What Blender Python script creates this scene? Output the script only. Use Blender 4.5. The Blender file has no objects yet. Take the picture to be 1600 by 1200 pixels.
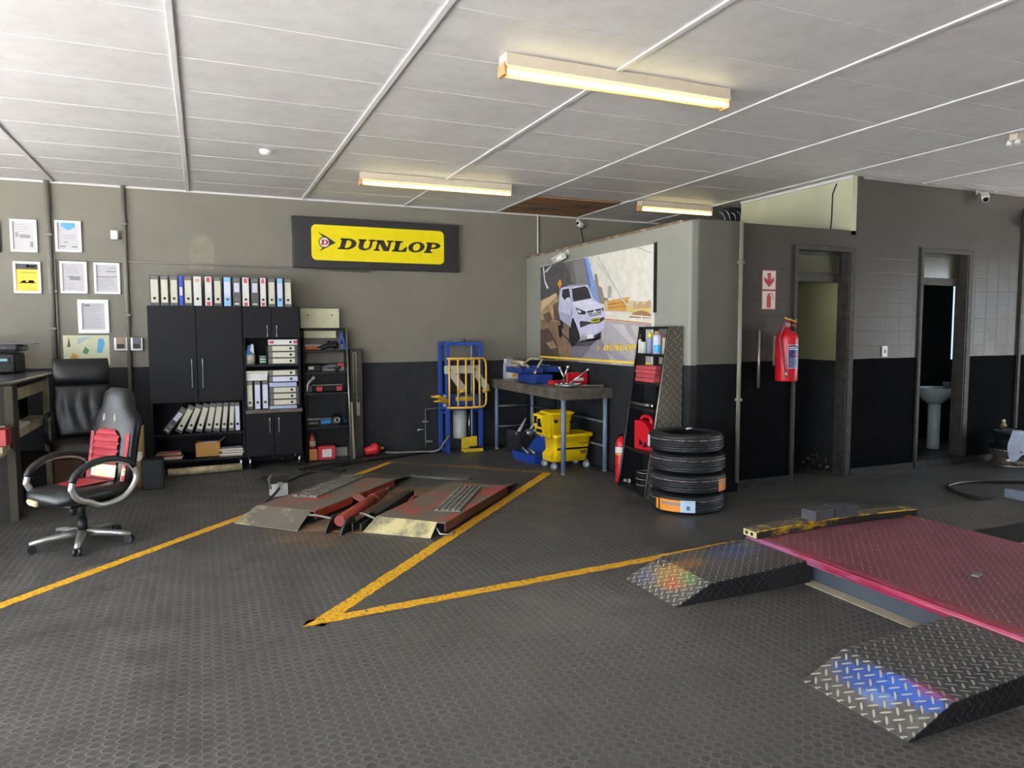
import bpy, bmesh, math, random
from mathutils import Vector, Matrix
random.seed(7)
SC = bpy.context.scene
COL = SC.collection
PI = math.pi
sin, cos, rad = math.sin, math.cos, math.radians

# ------------------------------------------------------------------ mesh builder
class MB:
    def __init__(s):
        s.v = []; s.f = []; s.mi = []; s.sm = []; s.M = None
    def put(s, vs, fs, m=0, smooth=False):
        o = len(s.v)
        for p in vs:
            p = Vector(p)
            s.v.append(s.M @ p if s.M else p)
        for f in fs:
            s.f.append([o + i for i in f]); s.mi.append(m); s.sm.append(smooth)
        return s
    def box(s, x0, x1, y0, y1, z0, z1, m=0, b=0.0, seg=2, M=None):
        bm = bmesh.new()
        bmesh.ops.create_cube(bm, size=1.0)
        bmesh.ops.scale(bm, vec=(abs(x1-x0), abs(y1-y0), abs(z1-z0)), verts=bm.verts)
        bmesh.ops.translate(bm, vec=((x0+x1)/2, (y0+y1)/2, (z0+z1)/2), verts=bm.verts)
        if b > 0:
            bmesh.ops.bevel(bm, geom=bm.edges[:], offset=b, segments=seg, affect='EDGES', profile=0.5)
        if M: bmesh.ops.transform(bm, matrix=M, verts=bm.verts)
        return s.take(bm, m, False if b <= .003 else 'bevel')
    def take(s, bm, m=0, smooth=False):
        bm.verts.index_update()
        vs = [v.co.copy() for v in bm.verts]
        fs = [[v.index for v in f.verts] for f in bm.faces]
        if smooth == 'bevel':       # only the rounded edges are smooth, the six flats stay flat
            ar = sorted((f.calc_area() for f in bm.faces), reverse=True)
            lim = ar[5]*.999 if len(ar) > 5 else 0
            sm = [f.calc_area() < lim for f in bm.faces]
        else: sm = [smooth]*len(fs)
        bm.free()
        o = len(s.sm); s.put(vs, fs, m, False); s.sm[o:] = sm
        return s
    def prism(s, poly, a0, a1, axis='z', m=0, smooth=False):
        # poly in the two other axes (order x,y / y,z / x,z), extruded a0..a1 along axis
        def P(p, a):
            if axis == 'z': return (p[0], p[1], a)
            if axis == 'x': return (a, p[0], p[1])
            return (p[0], a, p[1])
        n = len(poly)
        vs = [P(p, a0) for p in poly] + [P(p, a1) for p in poly]
        fs = [list(range(n))[::-1], list(range(n, 2*n))]
        fs += [[i, (i+1) % n, n+(i+1) % n, n+i] for i in range(n)]
        return s.put(vs, fs, m, smooth)
    def tube(s, path, r, n=8, closed=False, m=0, cap=True, rs=None):
        pts = [Vector(p) for p in path]
        if len(pts) < 2: return s
        N = len(pts); rings = []
        up = None
        for i, p in enumerate(pts):
            if closed: t = (pts[(i+1) % N] - pts[i-1])
            elif i == 0: t = pts[1]-pts[0]
            elif i == N-1: t = pts[-1]-pts[-2]
            else: t = (pts[i+1]-pts[i]).normalized() + (pts[i]-pts[i-1]).normalized()
            if t.length < 1e-9: t = Vector((0, 0, 1))
            t.normalize()
            if up is None:
                up = Vector((0, 0, 1)) if abs(t.z) < .9 else Vector((1, 0, 0))
            a = up - t*up.dot(t)
            if a.length < 1e-6:
                a = Vector((1, 0, 0)) - t*t.x
            a.normalize(); up = a; b = t.cross(a)
            rr = rs[i] if rs else r
            rings.append([p + (a*cos(2*PI*k/n) + b*sin(2*PI*k/n))*rr for k in range(n)])
        vs = [q for R in rings for q in R]; fs = []
        for i in range(N if closed else N-1):
            j = (i+1) % N
            for k in range(n):
                fs.append([i*n+k, i*n+(k+1) % n, j*n+(k+1) % n, j*n+k])
        if cap and not closed:
            fs.append(list(range(n))[::-1]); fs.append([(N-1)*n+k for k in range(n)])
        return s.put(vs, fs, m, True)
    def cyl(s, p0, p1, r, n=16, m=0, r2=None):
        p0, p1 = Vector(p0), Vector(p1)
        t = (p1-p0).normalized()
        up = Vector((0, 0, 1)) if abs(t.z) < .9 else Vector((1, 0, 0))
        a = (up - t*up.dot(t)).normalized(); b = t.cross(a)
        if r2 is None: r2 = r
        vs = [p0+(a*cos(2*PI*k/n)+b*sin(2*PI*k/n))*r for k in range(n)]
        vs += [p1+(a*cos(2*PI*k/n)+b*sin(2*PI*k/n))*r2 for k in range(n)]
        s.put(vs, [[k, (k+1) % n, n+(k+1) % n, n+k] for k in range(n)], m, True)
        o = len(s.v)-2*n
        s.f.append([o+k for k in range(n)][::-1]); s.mi.append(m); s.sm.append(False)
        s.f.append([o+n+k for k in range(n)]); s.mi.append(m); s.sm.append(False)
        return s
    def lathe(s, prof, n=32, m=0, c=(0, 0, 0), a0=0, a1=2*PI, closed=False, smooth=True):
        full = abs(a1-a0-2*PI) < 1e-6
        k = n if full else n+1
        vs = []
        for i in range(k):
            a = a0 + (a1-a0)*i/n
            for r, z in prof: vs.append((c[0]+r*cos(a), c[1]+r*sin(a), c[2]+z))
        L = len(prof); fs = []
        for i in range(n):
            j = (i+1) % k
            for q in range(L if closed else L-1):
                w = (q+1) % L
                fs.append([i*L+q, j*L+q, j*L+w, i*L+w])
        return s.put(vs, fs, m, smooth)
    def ball(s, c, r, sc=(1, 1, 1), n=16, m=0, M=None):
        bm = bmesh.new(); bmesh.ops.create_uvsphere(bm, u_segments=n, v_segments=max(6, n//2), radius=r)
        bmesh.ops.scale(bm, vec=sc, verts=bm.verts)
        if M: bmesh.ops.transform(bm, matrix=M, verts=bm.verts)
        bmesh.ops.translate(bm, vec=c, verts=bm.verts)
        return s.take(bm, m, True)
    def grid(s, rows, m=0, smooth=True, closed=False):
        L = len(rows[0]); vs = [p for r in rows for p in r]; fs = []
        for i in range(len(rows)-1):
            for k in range(L if closed else L-1):
                w = (k+1) % L
                fs.append([i*L+k, i*L+w, (i+1)*L+w, (i+1)*L+k])
        return s.put(vs, fs, m, smooth)
    def loft(s, rings, m=0, smooth=True, caps=True):
        s.grid(rings, m, smooth, closed=True)
        o = len(s.v) - sum(len(r) for r in rings); L = len(rings[0])
        if caps:
            s.f.append([o+k for k in range(L)][::-1]); s.mi.append(m); s.sm.append(smooth)
            s.f.append([o+(len(rings)-1)*L+k for k in range(L)]); s.mi.append(m); s.sm.append(smooth)
        return s
    def poly(s, pts, m=0):
        return s.put(pts, [list(range(len(pts)))], m, False)
    def obj(s, name, mats, parent=None, loc=None, rz=0.0, sub=0):
        me = bpy.data.meshes.new(name)
        me.from_pydata([tuple(p) for p in s.v], [], s.f)
        if not isinstance(mats, (list, tuple)): mats = [mats]
        for k in mats: me.materials.append(k)
        me.polygons.foreach_set('material_index', s.mi)
        me.polygons.foreach_set('use_smooth', s.sm)
        bm = bmesh.new(); bm.from_mesh(me)
        bmesh.ops.recalc_face_normals(bm, faces=bm.faces[:])
        bm.to_mesh(me); bm.free()
        me.update()
        o = bpy.data.objects.new(name, me); COL.objects.link(o)
        if parent: o.parent = parent
        if loc: o.location = loc
        o.rotation_euler = (0, 0, rz)
        if sub:
            md = o.modifiers.new('Smooth', 'SUBSURF'); md.levels = sub; md.render_levels = sub
        return o

def tag(o, label=None, cat=None, group=None, kind=None):
    if label: o['label'] = label
    if cat: o['category'] = cat
    if group: o['group'] = group
    if kind: o['kind'] = kind
    return o
def thing(name, label, cat, loc=(0, 0, 0), rz=0.0, group=None, rot=None):
    o = bpy.data.objects.new(name, None); COL.objects.link(o)
    o.empty_display_size = .1
    o.location = loc; o.rotation_euler = rot if rot else (0, 0, rz)
    return tag(o, label, cat, group)
def copy_tree(o, parent=None):
    c = o.copy(); COL.objects.link(c)
    if parent: c.parent = parent
    for ch in list(o.children): copy_tree(ch, c)
    return c
def struct(name, mb, mats, parent=None):
    o = mb.obj(name, mats, parent)
    if not parent: o['kind'] = 'structure'
    return o

# ------------------------------------------------------------------ materials
def lin(h):
    h = h.lstrip('#'); c = [int(h[i:i+2], 16)/255 for i in (0, 2, 4)]
    return [x/12.92 if x <= .04045 else ((x+.055)/1.055)**2.4 for x in c] + [1.0]
class NT:
    def __init__(s, name):
        s.mat = bpy.data.materials.new(name); s.mat.use_nodes = True
        s.t = s.mat.node_tree; s.t.nodes.clear()
        s.out = s.n('ShaderNodeOutputMaterial'); s.b = s.n('ShaderNodeBsdfPrincipled')
        s.l(s.b.outputs[0], s.out.inputs[0])
    def n(s, k, **kw):
        x = s.t.nodes.new(k)
        for a, b in kw.items(): setattr(x, a, b)
        return x
    def l(s, a, b): s.t.links.new(a, b)
    def val(s, sock, v):
        if hasattr(v, 'is_output') or isinstance(v, bpy.types.NodeSocket): s.l(v, sock)
        else: sock.default_value = v
    def math(s, op, a, b=None, c=None, clamp=False):
        x = s.n('ShaderNodeMath', operation=op); x.use_clamp = clamp
        s.val(x.inputs[0], a)
        if b is not None: s.val(x.inputs[1], b)
        if c is not None: s.val(x.inputs[2], c)
        return x.outputs[0]
    def mix(s, f, a, b):
        x = s.n('ShaderNodeMix', data_type='RGBA')
        s.val(x.inputs[0], f); s.val(x.inputs[6], a); s.val(x.inputs[7], b)
        return x.outputs[2]
    def noise(s, vec, scale, detail=4, rough=.55):
        x = s.n('ShaderNodeTexNoise'); x.inputs['Scale'].default_value = scale
        x.inputs['Detail'].default_value = detail; x.inputs['Roughness'].default_value = rough
        if vec is not None: s.l(vec, x.inputs['Vector'])
        return x.outputs[0]
    def ramp(s, f, lo, hi):
        x = s.n('ShaderNodeMapRange'); x.inputs[1].default_value = lo; x.inputs[2].default_value = hi
        s.l(f, x.inputs[0]); return x.outputs[0]
    def pos(s): return s.n('ShaderNodeNewGeometry').outputs['Position']
    def objc(s): return s.n('ShaderNodeTexCoord').outputs['Object']
    def sep(s, v):
        x = s.n('ShaderNodeSeparateXYZ'); s.l(v, x.inputs[0]); return x.outputs
    def bump(s, h, strength=.3, dist=.002, prev=None):
        x = s.n('ShaderNodeBump'); x.inputs['Strength'].default_value = strength
        x.inputs['Distance'].default_value = dist; s.l(h, x.inputs['Height'])
        if prev is not None: s.l(prev, x.inputs['Normal'])
        return x.outputs[0]
    def set(s, **kw):
        for k, v in kw.items(): s.val(s.b.inputs[k.replace('_', ' ')], v)
        return s
MATS = {}
def mat(name, col, rough=.5, metal=0.0, var=.12, vscale=9.0, bump=0.0, bscale=60, spec=.5, col2=None, coat=0.0):
    if name in MATS: return MATS[name]
    t = NT(name); P = t.objc()
    c = lin(col); c2 = lin(col2) if col2 else [x*(1-var) for x in c[:3]]+[1]
    f = t.ramp(t.noise(P, vscale), .35, .65)
    t.set(Base_Color=t.mix(f, c, c2), Metallic=metal, Specular_IOR_Level=spec, Coat_Weight=coat)
    t.set(Roughness=t.math('MULTIPLY_ADD', t.noise(P, vscale*2.3), .16, max(0.02, rough-.08)))
    if bump: t.set(Normal=t.bump(t.noise(P, bscale, 3), bump, .003))
    MATS[name] = t.mat
    return t.mat
def flat(h, rough=.5):
    return mat('paint_'+h, h, rough, var=.05)
def worn(name, col, under, amount=.5, scale=8.0, rough=.45, metal=0.0, stretch=(1, 1, 1), metal2=0.0):
    # paint worn through to another colour in patches
    if name in MATS: return MATS[name]
    t = NT(name); P = t.objc()
    mp = t.n('ShaderNodeMapping'); mp.inputs['Scale'].default_value = stretch; t.l(P, mp.inputs[0])
    n1 = t.noise(mp.outputs[0], scale, 8, .65)
    f = t.ramp(n1, .5+(.5-amount)*.5-.05, .5+(.5-amount)*.5+.05)
    f2 = t.ramp(t.noise(P, scale*.6, 4), .3, .7)
    a = lin(col); b = lin(under)
    a2 = [x*.72 for x in a[:3]]+[1]
    t.set(Base_Color=t.mix(f, t.mix(f2, a, a2), b), Roughness=rough)
    t.set(Metallic=t.math('MULTIPLY', f, metal2) if metal2 else metal)
    MATS[name] = t.mat
    return t.mat
def glow(name, col, strength):
    if name in MATS: return MATS[name]
    t = NT(name); t.set(Base_Color=lin(col), Emission_Color=lin(col), Emission_Strength=strength)
    MATS[name] = t.mat; return t.mat
def tread_plate(name, col, hi, pitch=.045, rough=.4, stain=None, sides=False, rot=45, rotated=None, hi_amt=.8, metal=.7, dirt=.5, lip=0):
    # chequer plate: raised lozenges in alternating directions
    if name in MATS: return MATS[name]
    t = NT(name); P = t.objc()
    if sides:
        s3 = t.sep(P); cb = t.n('ShaderNodeCombineXYZ')
        t.l(t.math('ADD', s3[0], s3[1]), cb.inputs[0]); t.l(s3[2], cb.inputs[1]); src = cb.outputs[0]
    else: src = P
    mp = t.n('ShaderNodeMapping'); mp.inputs['Rotation'].default_value = (0, 0, rad(rot))
    mp.inputs['Scale'].default_value = (1/pitch,)*3; t.l(src, mp.inputs[0])
    x, y, _ = t.sep(mp.outputs[0])
    fx = t.math('SUBTRACT', t.math('FRACT', x), .5); fy = t.math('SUBTRACT', t.math('FRACT', y), .5)
    par = t.math('MODULO', t.math('ADD', t.math('FLOOR', x), t.math('FLOOR', y)), 2)
    par = t.math('GREATER_THAN', t.math('ABSOLUTE', par), .5)
    u = t.math('ADD', t.math('MULTIPLY', fx, par), t.math('MULTIPLY', fy, t.math('SUBTRACT', 1, par)))
    v = t.math('ADD', t.math('MULTIPLY', fy, par), t.math('MULTIPLY', fx, t.math('SUBTRACT', 1, par)))
    d = t.math('ADD', t.math('POWER', t.math('DIVIDE', t.math('ABSOLUTE', u), .58), 2),
               t.math('POWER', t.math('DIVIDE', t.math('ABSOLUTE', v), .12), 2))
    mask = t.math('SUBTRACT', 1, t.ramp(d, .6, 1.2), clamp=True)
    wear = t.ramp(t.noise(P, 5, 6), .35, .65)
    base = t.mix(t.ramp(t.noise(P, 3.1, 5), .35, .7), lin(col), [q*(1-dirt) for q in lin(col)[:3]]+[1])
    if stain:
        for (cx, cy, rr, sx, sy, hexc, amt) in stain:
            s3 = t.sep(P)
            ddx = t.math('DIVIDE', t.math('SUBTRACT', s3[0], cx), rr*sx)
            ddy = t.math('DIVIDE', t.math('SUBTRACT', s3[1], cy), rr*sy)
            q = t.math('ADD', t.math('POWER', t.math('ABSOLUTE', ddx), 2), t.math('POWER', t.math('ABSOLUTE', ddy), 2))
            q = t.math('ADD', q, t.math('MULTIPLY', t.math('SUBTRACT', t.noise(P, 42, 6, .7), .5), 4.2))
            k = t.math('MULTIPLY', t.math('SUBTRACT', 1, t.ramp(q, .5, 1.1), clamp=True), amt)
            base = t.mix(k, base, lin(hexc))
    k = t.math('MULTIPLY', mask, t.math('MULTIPLY_ADD', wear, .5*hi_amt, .5*hi_amt))
    if lip:     # polished bare along the sloping toe
        k = t.math('MULTIPLY', k, t.math('MULTIPLY_ADD', t.math('LESS_THAN', t.sep(P)[0], lip), .62, .38))
    t.set(Base_Color=t.mix(k, base, lin(hi)), Roughness=rough, Metallic=t.math('MULTIPLY', k, metal))
    t.set(Normal=t.bump(mask, .7, .004))
    MATS[name] = t.mat; return t.mat

def ordinal(i):
    return ['first', 'second', 'third', 'fourth', 'fifth', 'sixth', 'seventh', 'eighth', 'ninth', 'tenth', 'eleventh',
            'twelfth', 'thirteenth', 'fourteenth', 'fifteenth', 'sixteenth'][i]
def rotz(a): return Matrix.Rotation(a, 4, 'Z')
def TR(x, y, z, rx=0, ry=0, rz=0):
    return Matrix.Translation((x, y, z)) @ Matrix.Rotation(rz, 4, 'Z') @ Matrix.Rotation(ry, 4, 'Y') @ Matrix.Rotation(rx, 4, 'X')
def bez(pts, n=8):
    # smooth polyline through points (Catmull-Rom)
    P = [Vector(p) for p in pts]; out = []
    for i in range(len(P)-1):
        a = P[i-1] if i else P[0]*2-P[1]; b = P[i]; c = P[i+1]; d = P[i+2] if i+2 < len(P) else P[-1]*2-P[-2]
        for k in range(n):
            t = k/n
            out.append(.5*((2*b)+(c-a)*t+(2*a-5*b+4*c-d)*t*t+(3*b-a-3*c+d)*t**3))
    out.append(P[-1]); return out
# ------------------------------------------------------------------ camera
cam = bpy.data.cameras.new('camera'); cam.sensor_fit = 'HORIZONTAL'; cam.sensor_width = 36.0
cam.lens = 36.0*1120.6/1600; cam.clip_start = .05
co = bpy.data.objects.new('camera', cam); COL.objects.link(co)
_r = Vector((0.91855598, -0.39528249, -0.00257962)); _u = Vector((0.03089805, 0.06529182, 0.99738773)); _f = Vector((0.39408148, 0.91623617, -0.07218765))
co.matrix_world = Matrix(((_r.x, _u.x, -_f.x, 0), (_r.y, _u.y, -_f.y, 0), (_r.z, _u.z, -_f.z, 1.55), (0, 0, 0, 1)))
SC.camera = co
SC.view_settings.view_transform = 'Standard'
SC.view_settings.look = 'None'
SC.view_settings.gamma = 1.0
SC.view_settings.use_curve_mapping = False
SC.view_settings.exposure = 0.70
SC.cycles.use_denoising = True
SC.cycles.max_bounces = 8
SC.cycles.diffuse_bounces = 5
SC.cycles.glossy_bounces = 4
SC.cycles.sample_clamp_indirect = 8.0

BY, FY, CZ, PX = 9.10, 5.58, 3.17, 4.13     # back wall, door wall, ceiling, poster wall
XL, XR, YR = -4.2, 11.6, -3.2               # left wall, right wall, rear opening

# ------------------------------------------------------------------ room materials
def wall_mat(name, dado, grey='#7c786d', black='#343436', tile=None, rough_up=.55, rough_lo=.55, gloss=.16, slope=0):
    t = NT(name); P = t.pos(); x, y, z = t.sep(P)
    wob = t.math('MULTIPLY', t.math('SUBTRACT', t.noise(P, 1.7, 3), .5), .03)
    d = t.math('GREATER_THAN', t.math('ADD', z, wob), t.math('MULTIPLY_ADD', y, -slope, dado+slope*9.1) if slope else dado)
    n = t.ramp(t.noise(P, 1.1, 5), .3, .7); n2 = t.ramp(t.noise(P, 4.5, 6, .65), .4, .7)
    g = lin(grey); g2 = [q*.86 for q in g[:3]]+[1]; g3 = [q*1.08 for q in g[:3]]+[1]
    b = lin(black); b2 = [q*.72 for q in b[:3]]+[1]; b3 = [q*1.5 for q in b[:3]]+[1]
    up = t.mix(t.math('MULTIPLY', n2, .4), t.mix(n, g, g2), g3)
    lo = t.mix(t.math('MULTIPLY', n2, .5), t.mix(n, b, b2), b3)
    # chipped paint low on the wall
    low = t.ramp(z, .75, .05)
    ch = t.noise(P, 31, 5, .6); ch2 = t.ramp(t.noise(P, 2.3, 3), .42, .72)
    chip = t.math('GREATER_THAN', t.math('ADD', ch, t.math('MULTIPLY', t.math('MULTIPLY', low, ch2), .16)), .735)
    lo = t.mix(t.math('MULTIPLY', chip, low), lo, lin('#a8a49a'))
    c = t.mix(d, lo, up)
    H = t.math('MULTIPLY', t.noise(P, 38, 4), .5)
    nb = t.bump(H, .15, .004)
    if tile:
        ox, w, h = tile
        fx = t.math('ABSOLUTE', t.math('SUBTRACT', t.math('FRACT', t.math('DIVIDE', t.math('ADD', t.math('ADD', x, y), ox), w)), .5))
        fz = t.math('ABSOLUTE', t.math('SUBTRACT', t.math('FRACT', t.math('DIVIDE', z, h)), .5))
        gr = t.math('MAXIMUM', t.ramp(fx, .5-.005/w, .5), t.ramp(fz, .5-.006/h, .5))
        gr = t.math('MULTIPLY', gr, t.math('MULTIPLY', t.math('LESS_THAN', z, 2.42), t.math('MULTIPLY_ADD', d, .75, .25)))
        c = t.mix(t.math('MULTIPLY', gr, .45), c, lin('#2c2a28'))
        nb = t.bump(t.math('SUBTRACT', 1, gr), .35, .003, nb)
    t.set(Base_Color=c, Normal=nb, Specular_IOR_Level=t.math('MULTIPLY', d, gloss))
    t.set(Roughness=t.math('ADD', t.math('MULTIPLY', d, rough_up-rough_lo), t.math('MULTIPLY_ADD', n2, .12, rough_lo-.05)))
    return t.mat
W_BACK = wall_mat('back_wall_paint', 1.17, tile=None)
W_LEFT = wall_mat('side_wall_paint', 1.17)
W_POST = wall_mat('partition_paint', 1.165, slope=.0205, grey='#8a8a81', black='#2b2b2c')
W_PIL_SHADE = wall_mat('pillar_shaded_paint', 1.245, grey='#5c5a51', black='#1d1d1e')  # pillar end's weaker light put into a darker grey than the partition's
W_DOOR = wall_mat('door_wall_paint', 1.255, grey='#48443f', black='#151516', tile=(.10, .205, .155), rough_up=.36, rough_lo=.5, gloss=.12)
W_IN = wall_mat('inner_room_paint', 1.235, grey='#8b8a68', black='#2c2c2d')
def wall_green():
    t = NT('pale_green_paint'); P = t.pos()
    n = t.ramp(t.noise(P, 2.2, 5), .3, .7)
    t.set(Base_Color=t.mix(n, lin('#b9b99c'), lin('#a9ab90')), Roughness=.55, Normal=t.bump(t.noise(P, 25, 3), .1, .004))
    return t.mat
W_GREEN = wall_green()

def floor_mat():
    t = NT('studded_rubber'); P = t.pos(); x, y, z = t.sep(P)
    p = .049
    def studs(ox, oy):
        fx = t.math('SUBTRACT', t.math('FRACT', t.math('DIVIDE', t.math('ADD', x, ox), p)), .5)
        fy = t.math('SUBTRACT', t.math('FRACT', t.math('DIVIDE', t.math('ADD', y, oy), p)), .5)
        r = t.math('SQRT', t.math('ADD', t.math('MULTIPLY', fx, fx), t.math('MULTIPLY', fy, fy)))
        return r
    r = studs(20, 20)
    top = t.math('SUBTRACT', 1, t.ramp(r, .33, .43), clamp=True)
    rim = t.math('SUBTRACT', 1, t.math('MULTIPLY', t.math('ABSOLUTE', t.math('SUBTRACT', r, .42)), 11), clamp=True)
    d1 = t.ramp(t.noise(P, .75, 6, .6), .36, .66)
    d2 = t.ramp(t.noise(P, 3.4, 6, .65), .35, .7)
    d3 = t.ramp(t.noise(P, 60, 3), .4, .7)
    base = t.mix(d1, lin('#343434'), lin('#474644'))
    base = t.mix(t.math('MULTIPLY', d2, .50), base, lin('#5b5a58'))
    base = t.mix(t.math('MULTIPLY', top, .5), base, lin('#333231'))
    base = t.mix(t.math('MULTIPLY', rim, t.math('MULTIPLY_ADD', d2, .34, .08)), base, lin('#86837d'))
    scuff = t.math('GREATER_THAN', t.noise(P, 14, 6, .7), .70)
    def patch(cx, cy, r, amt, c):
        dx = t.math('SUBTRACT', x, cx); dy = t.math('SUBTRACT', y, cy)
        q = t.math('SQRT', t.math('ADD', t.math('MULTIPLY', dx, dx), t.math('MULTIPLY', dy, dy)))
        q = t.math('ADD', q, t.math('MULTIPLY', t.math('SUBTRACT', d2, .5), r*.7))
        return t.mix(t.math('MULTIPLY', t.math('SUBTRACT', 1, t.ramp(q, r*.35, r), clamp=True), amt), base, lin(c))
    base = patch(1.35, 6.3, 1.6, .55, '#4d463c'); base = patch(.75, 5.62, .42, .5, '#6b5238'); base = patch(1.6, 2.9, 1.5, .25, '#66635e'); base = patch(1.9, 3.5, .55, .35, '#6b6863')
    base = t.mix(t.math('MULTIPLY', scuff, .30), base, lin('#8f8c86'))
    # joints between the mats
    jx = t.math('ABSOLUTE', t.math('SUBTRACT', t.math('FRACT', t.math('DIVIDE', t.math('ADD', x, 20.30), 1.2)), .5))
    jy = t.math('ABSOLUTE', t.math('SUBTRACT', t.math('FRACT', t.math('DIVIDE', t.math('ADD', y, 19.75), 3.6)), .5))
    j = t.math('MAXIMUM', t.ramp(jx, .497, .5), t.ramp(jy, .4990, .5))
    base = t.mix(t.math('MULTIPLY', j, .14), base, lin('#1c1c1c'))
    h = t.math('SUBTRACT', t.math('MULTIPLY_ADD', d3, .15, top), j)
    t.set(Base_Color=base, Roughness=t.math('MULTIPLY_ADD', d2, .22, .40), Specular_IOR_Level=.34,
          Normal=t.bump(h, .35, .003))
    return t.mat
M_FLOOR = floor_mat()
def ceil_mat():
    t = NT('painted_ceiling_board'); P = t.pos()
    n = t.ramp(t.noise(P, .9, 6, .6), .3, .7); n2 = t.ramp(t.noise(P, 6, 5, .6), .45, .75)
    c = t.mix(n, lin('#dedcda'), lin('#cac7c6'))
    c = t.mix(t.math('MULTIPLY', n2, .35), c, lin('#b0aca9'))
    t.set(Base_Color=c, Roughness=.5, Normal=t.bump(t.noise(P, 14, 5), .25, .006))
    return t.mat
M_CEIL = ceil_mat()
M_BATTEN = mat('batten_white', '#d9d6d4', .5, var=.1, vscale=5)
M_BROWN = worn('bare_brown_board', '#94693f', '#5d4838', .33, 3.0, .7)
M_DARK = mat('black_plastic', '#151618', .48, spec=.35)
M_CONC = mat('concrete_apron', '#b7b5b2', .85, vscale=1.2)

# ------------------------------------------------------------------ floor, walls, ceiling
b = MB().box(XL-.2, XR+.2, YR, BY+.2, -.25, 0)
struct('floor', b, M_FLOOR)
b = MB()
b.box(XL, XR, YR, 7.68, CZ, CZ+.06); b.box(XL, 3.69, 7.68, BY, CZ, CZ+.06); b.box(4.94, XR, 7.68, BY, CZ, CZ+.06); b.box(3.69, 4.94, 7.68, BY, CZ+.02, CZ+.06)
struct('ceiling', b, M_CEIL)
b = MB().box(3.706, 4.905, 8.537, BY-.022, CZ-.003, CZ+.018).box(3.706, 4.905, 7.912, 8.523, CZ-.003, CZ+.018)
o = b.obj('bare_ceiling_board', M_BROWN); tag(o, 'bare brown ceiling board with black mould where the white paint is missing', 'ceiling board')
o['kind'] = 'structure'; o.name = 'trim_bare_board'
# cover strips on the ceiling
bx = [-1.42, -.105, 1.165, 2.42, 3.68, 4.93, 6.10, 7.31, 8.5, 9.7, -2.7, -3.9, 10.8]
for k, x in enumerate(bx):
    y1 = BY if x < 6.3 else FY
    struct('trim_batten', MB().box(x-.019, x+.019, YR, y1-.002, CZ-.013, CZ-.0005, b=.004), M_BATTEN)
M_JOINT = mat('joint_strip', '#d6d3d1', .6)
cy = [4.137-.623*k for k in range(1, 11)]
for y in [4.137, 4.762, 5.39, 6.03, 6.66, 7.285, 7.905, 8.53] + cy:
    x1 = XR if y < FY else 6.3
    struct('trim_joint', MB().box(XL, x1-.002, y-.004, y+.004, CZ-.003, CZ-.0005), M_JOINT)
struct('trim_cornice', MB().box(XL, 6.3, BY-.02, BY-.001, CZ-.022, CZ-.001), M_BATTEN)
struct('trim_cornice', MB().box(6.42, XR, FY-.02, FY-.001, CZ-.03, CZ-.001), mat('cornice_grey', '#7d7772', .7))
struct('trim_cornice', MB().box(6.245, 6.268, FY, 7.25, CZ-.03, CZ-.001), M_BATTEN)

struct('wall_back', MB().box(XL-.2, XR+.2, BY, BY+.2, 0, CZ+.06), W_BACK)
struct('wall_left', MB().box(XL-.2, XL, YR, -2.9, 0, CZ+.06).box(XL-.2, XL, 7.6, BY, 0, CZ+.06).box(XL-.2, XL, -2.9, 7.6, 2.9, CZ+.06), W_LEFT)
# partition with the poster, its thick pillar end and the low roof behind it
b = MB().box(PX, PX+.14, FY-.13, BY, 0, 2.575, b=.025, seg=3)
struct('wall_partition', b, W_POST)
struct('wall_pillar', MB().box(PX+.075, PX+.60, FY-.14, FY+.2, 0, 2.59, b=.02, seg=3), W_PIL_SHADE)
struct('trim_low_roof', MB().box(PX+.005, 6.27, FY+.01, BY-.002, 2.545, 2.59), worn('dusty_roof', '#6b5a48', '#8d7c66', .4, 5, .9))
# door wall
D1 = (5.54, 6.27, 2.375); D2 = (7.37, 8.13, 2.42)
b = MB()
b.box(PX+.58, D1[0], FY, FY+.13, 0, 2.60); b.box(D1[0], D1[1], FY, FY+.13, D1[2], 2.60)
b.box(D1[1], 6.34, FY, FY+.13, 0, 2.60); b.box(6.34, D2[0], FY, FY+.13, 0, CZ)
b.box(D2[0], D2[1], FY, FY+.13, D2[2], CZ); b.box(D2[1], XR, FY, FY+.13, 0, CZ)
struct('wall_doors', b, W_DOOR)
struct('wall_upper', MB().box(6.27, 6.339, FY+.0, 7.27, 2.56, CZ), W_GREEN)
struct('baseboard_doors', MB().box(PX+.62, D1[0]-.045, FY-.018, FY, 0, .075).box(D1[1]+.075, D2[0]-.045, FY-.018, FY, 0, .075).box(D2[1]+.075, 9.02, FY-.018, FY, 0, .075)
       .box(D2[0]-.04, D2[1]+.07, FY-.03, FY+.12, 0, .085), mat('skirting_black', '#1f1e1d', .6, vscale=20, col2='#353230', spec=.2))
# rooms behind the doors
b = MB().box(6.27, 6.36, FY+.13, BY, 0, 2.545)
struct('wall_passage', b, W_IN)
b = MB().box(PX+.62, 6.27, FY+1.15, FY+1.25, 0, 2.545)
struct('wall_passage_end', b, W_IN)
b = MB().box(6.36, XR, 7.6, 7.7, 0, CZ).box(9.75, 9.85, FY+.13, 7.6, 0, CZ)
struct('wall_washroom', b, mat('washroom_dark', '#26282a', .5))
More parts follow.
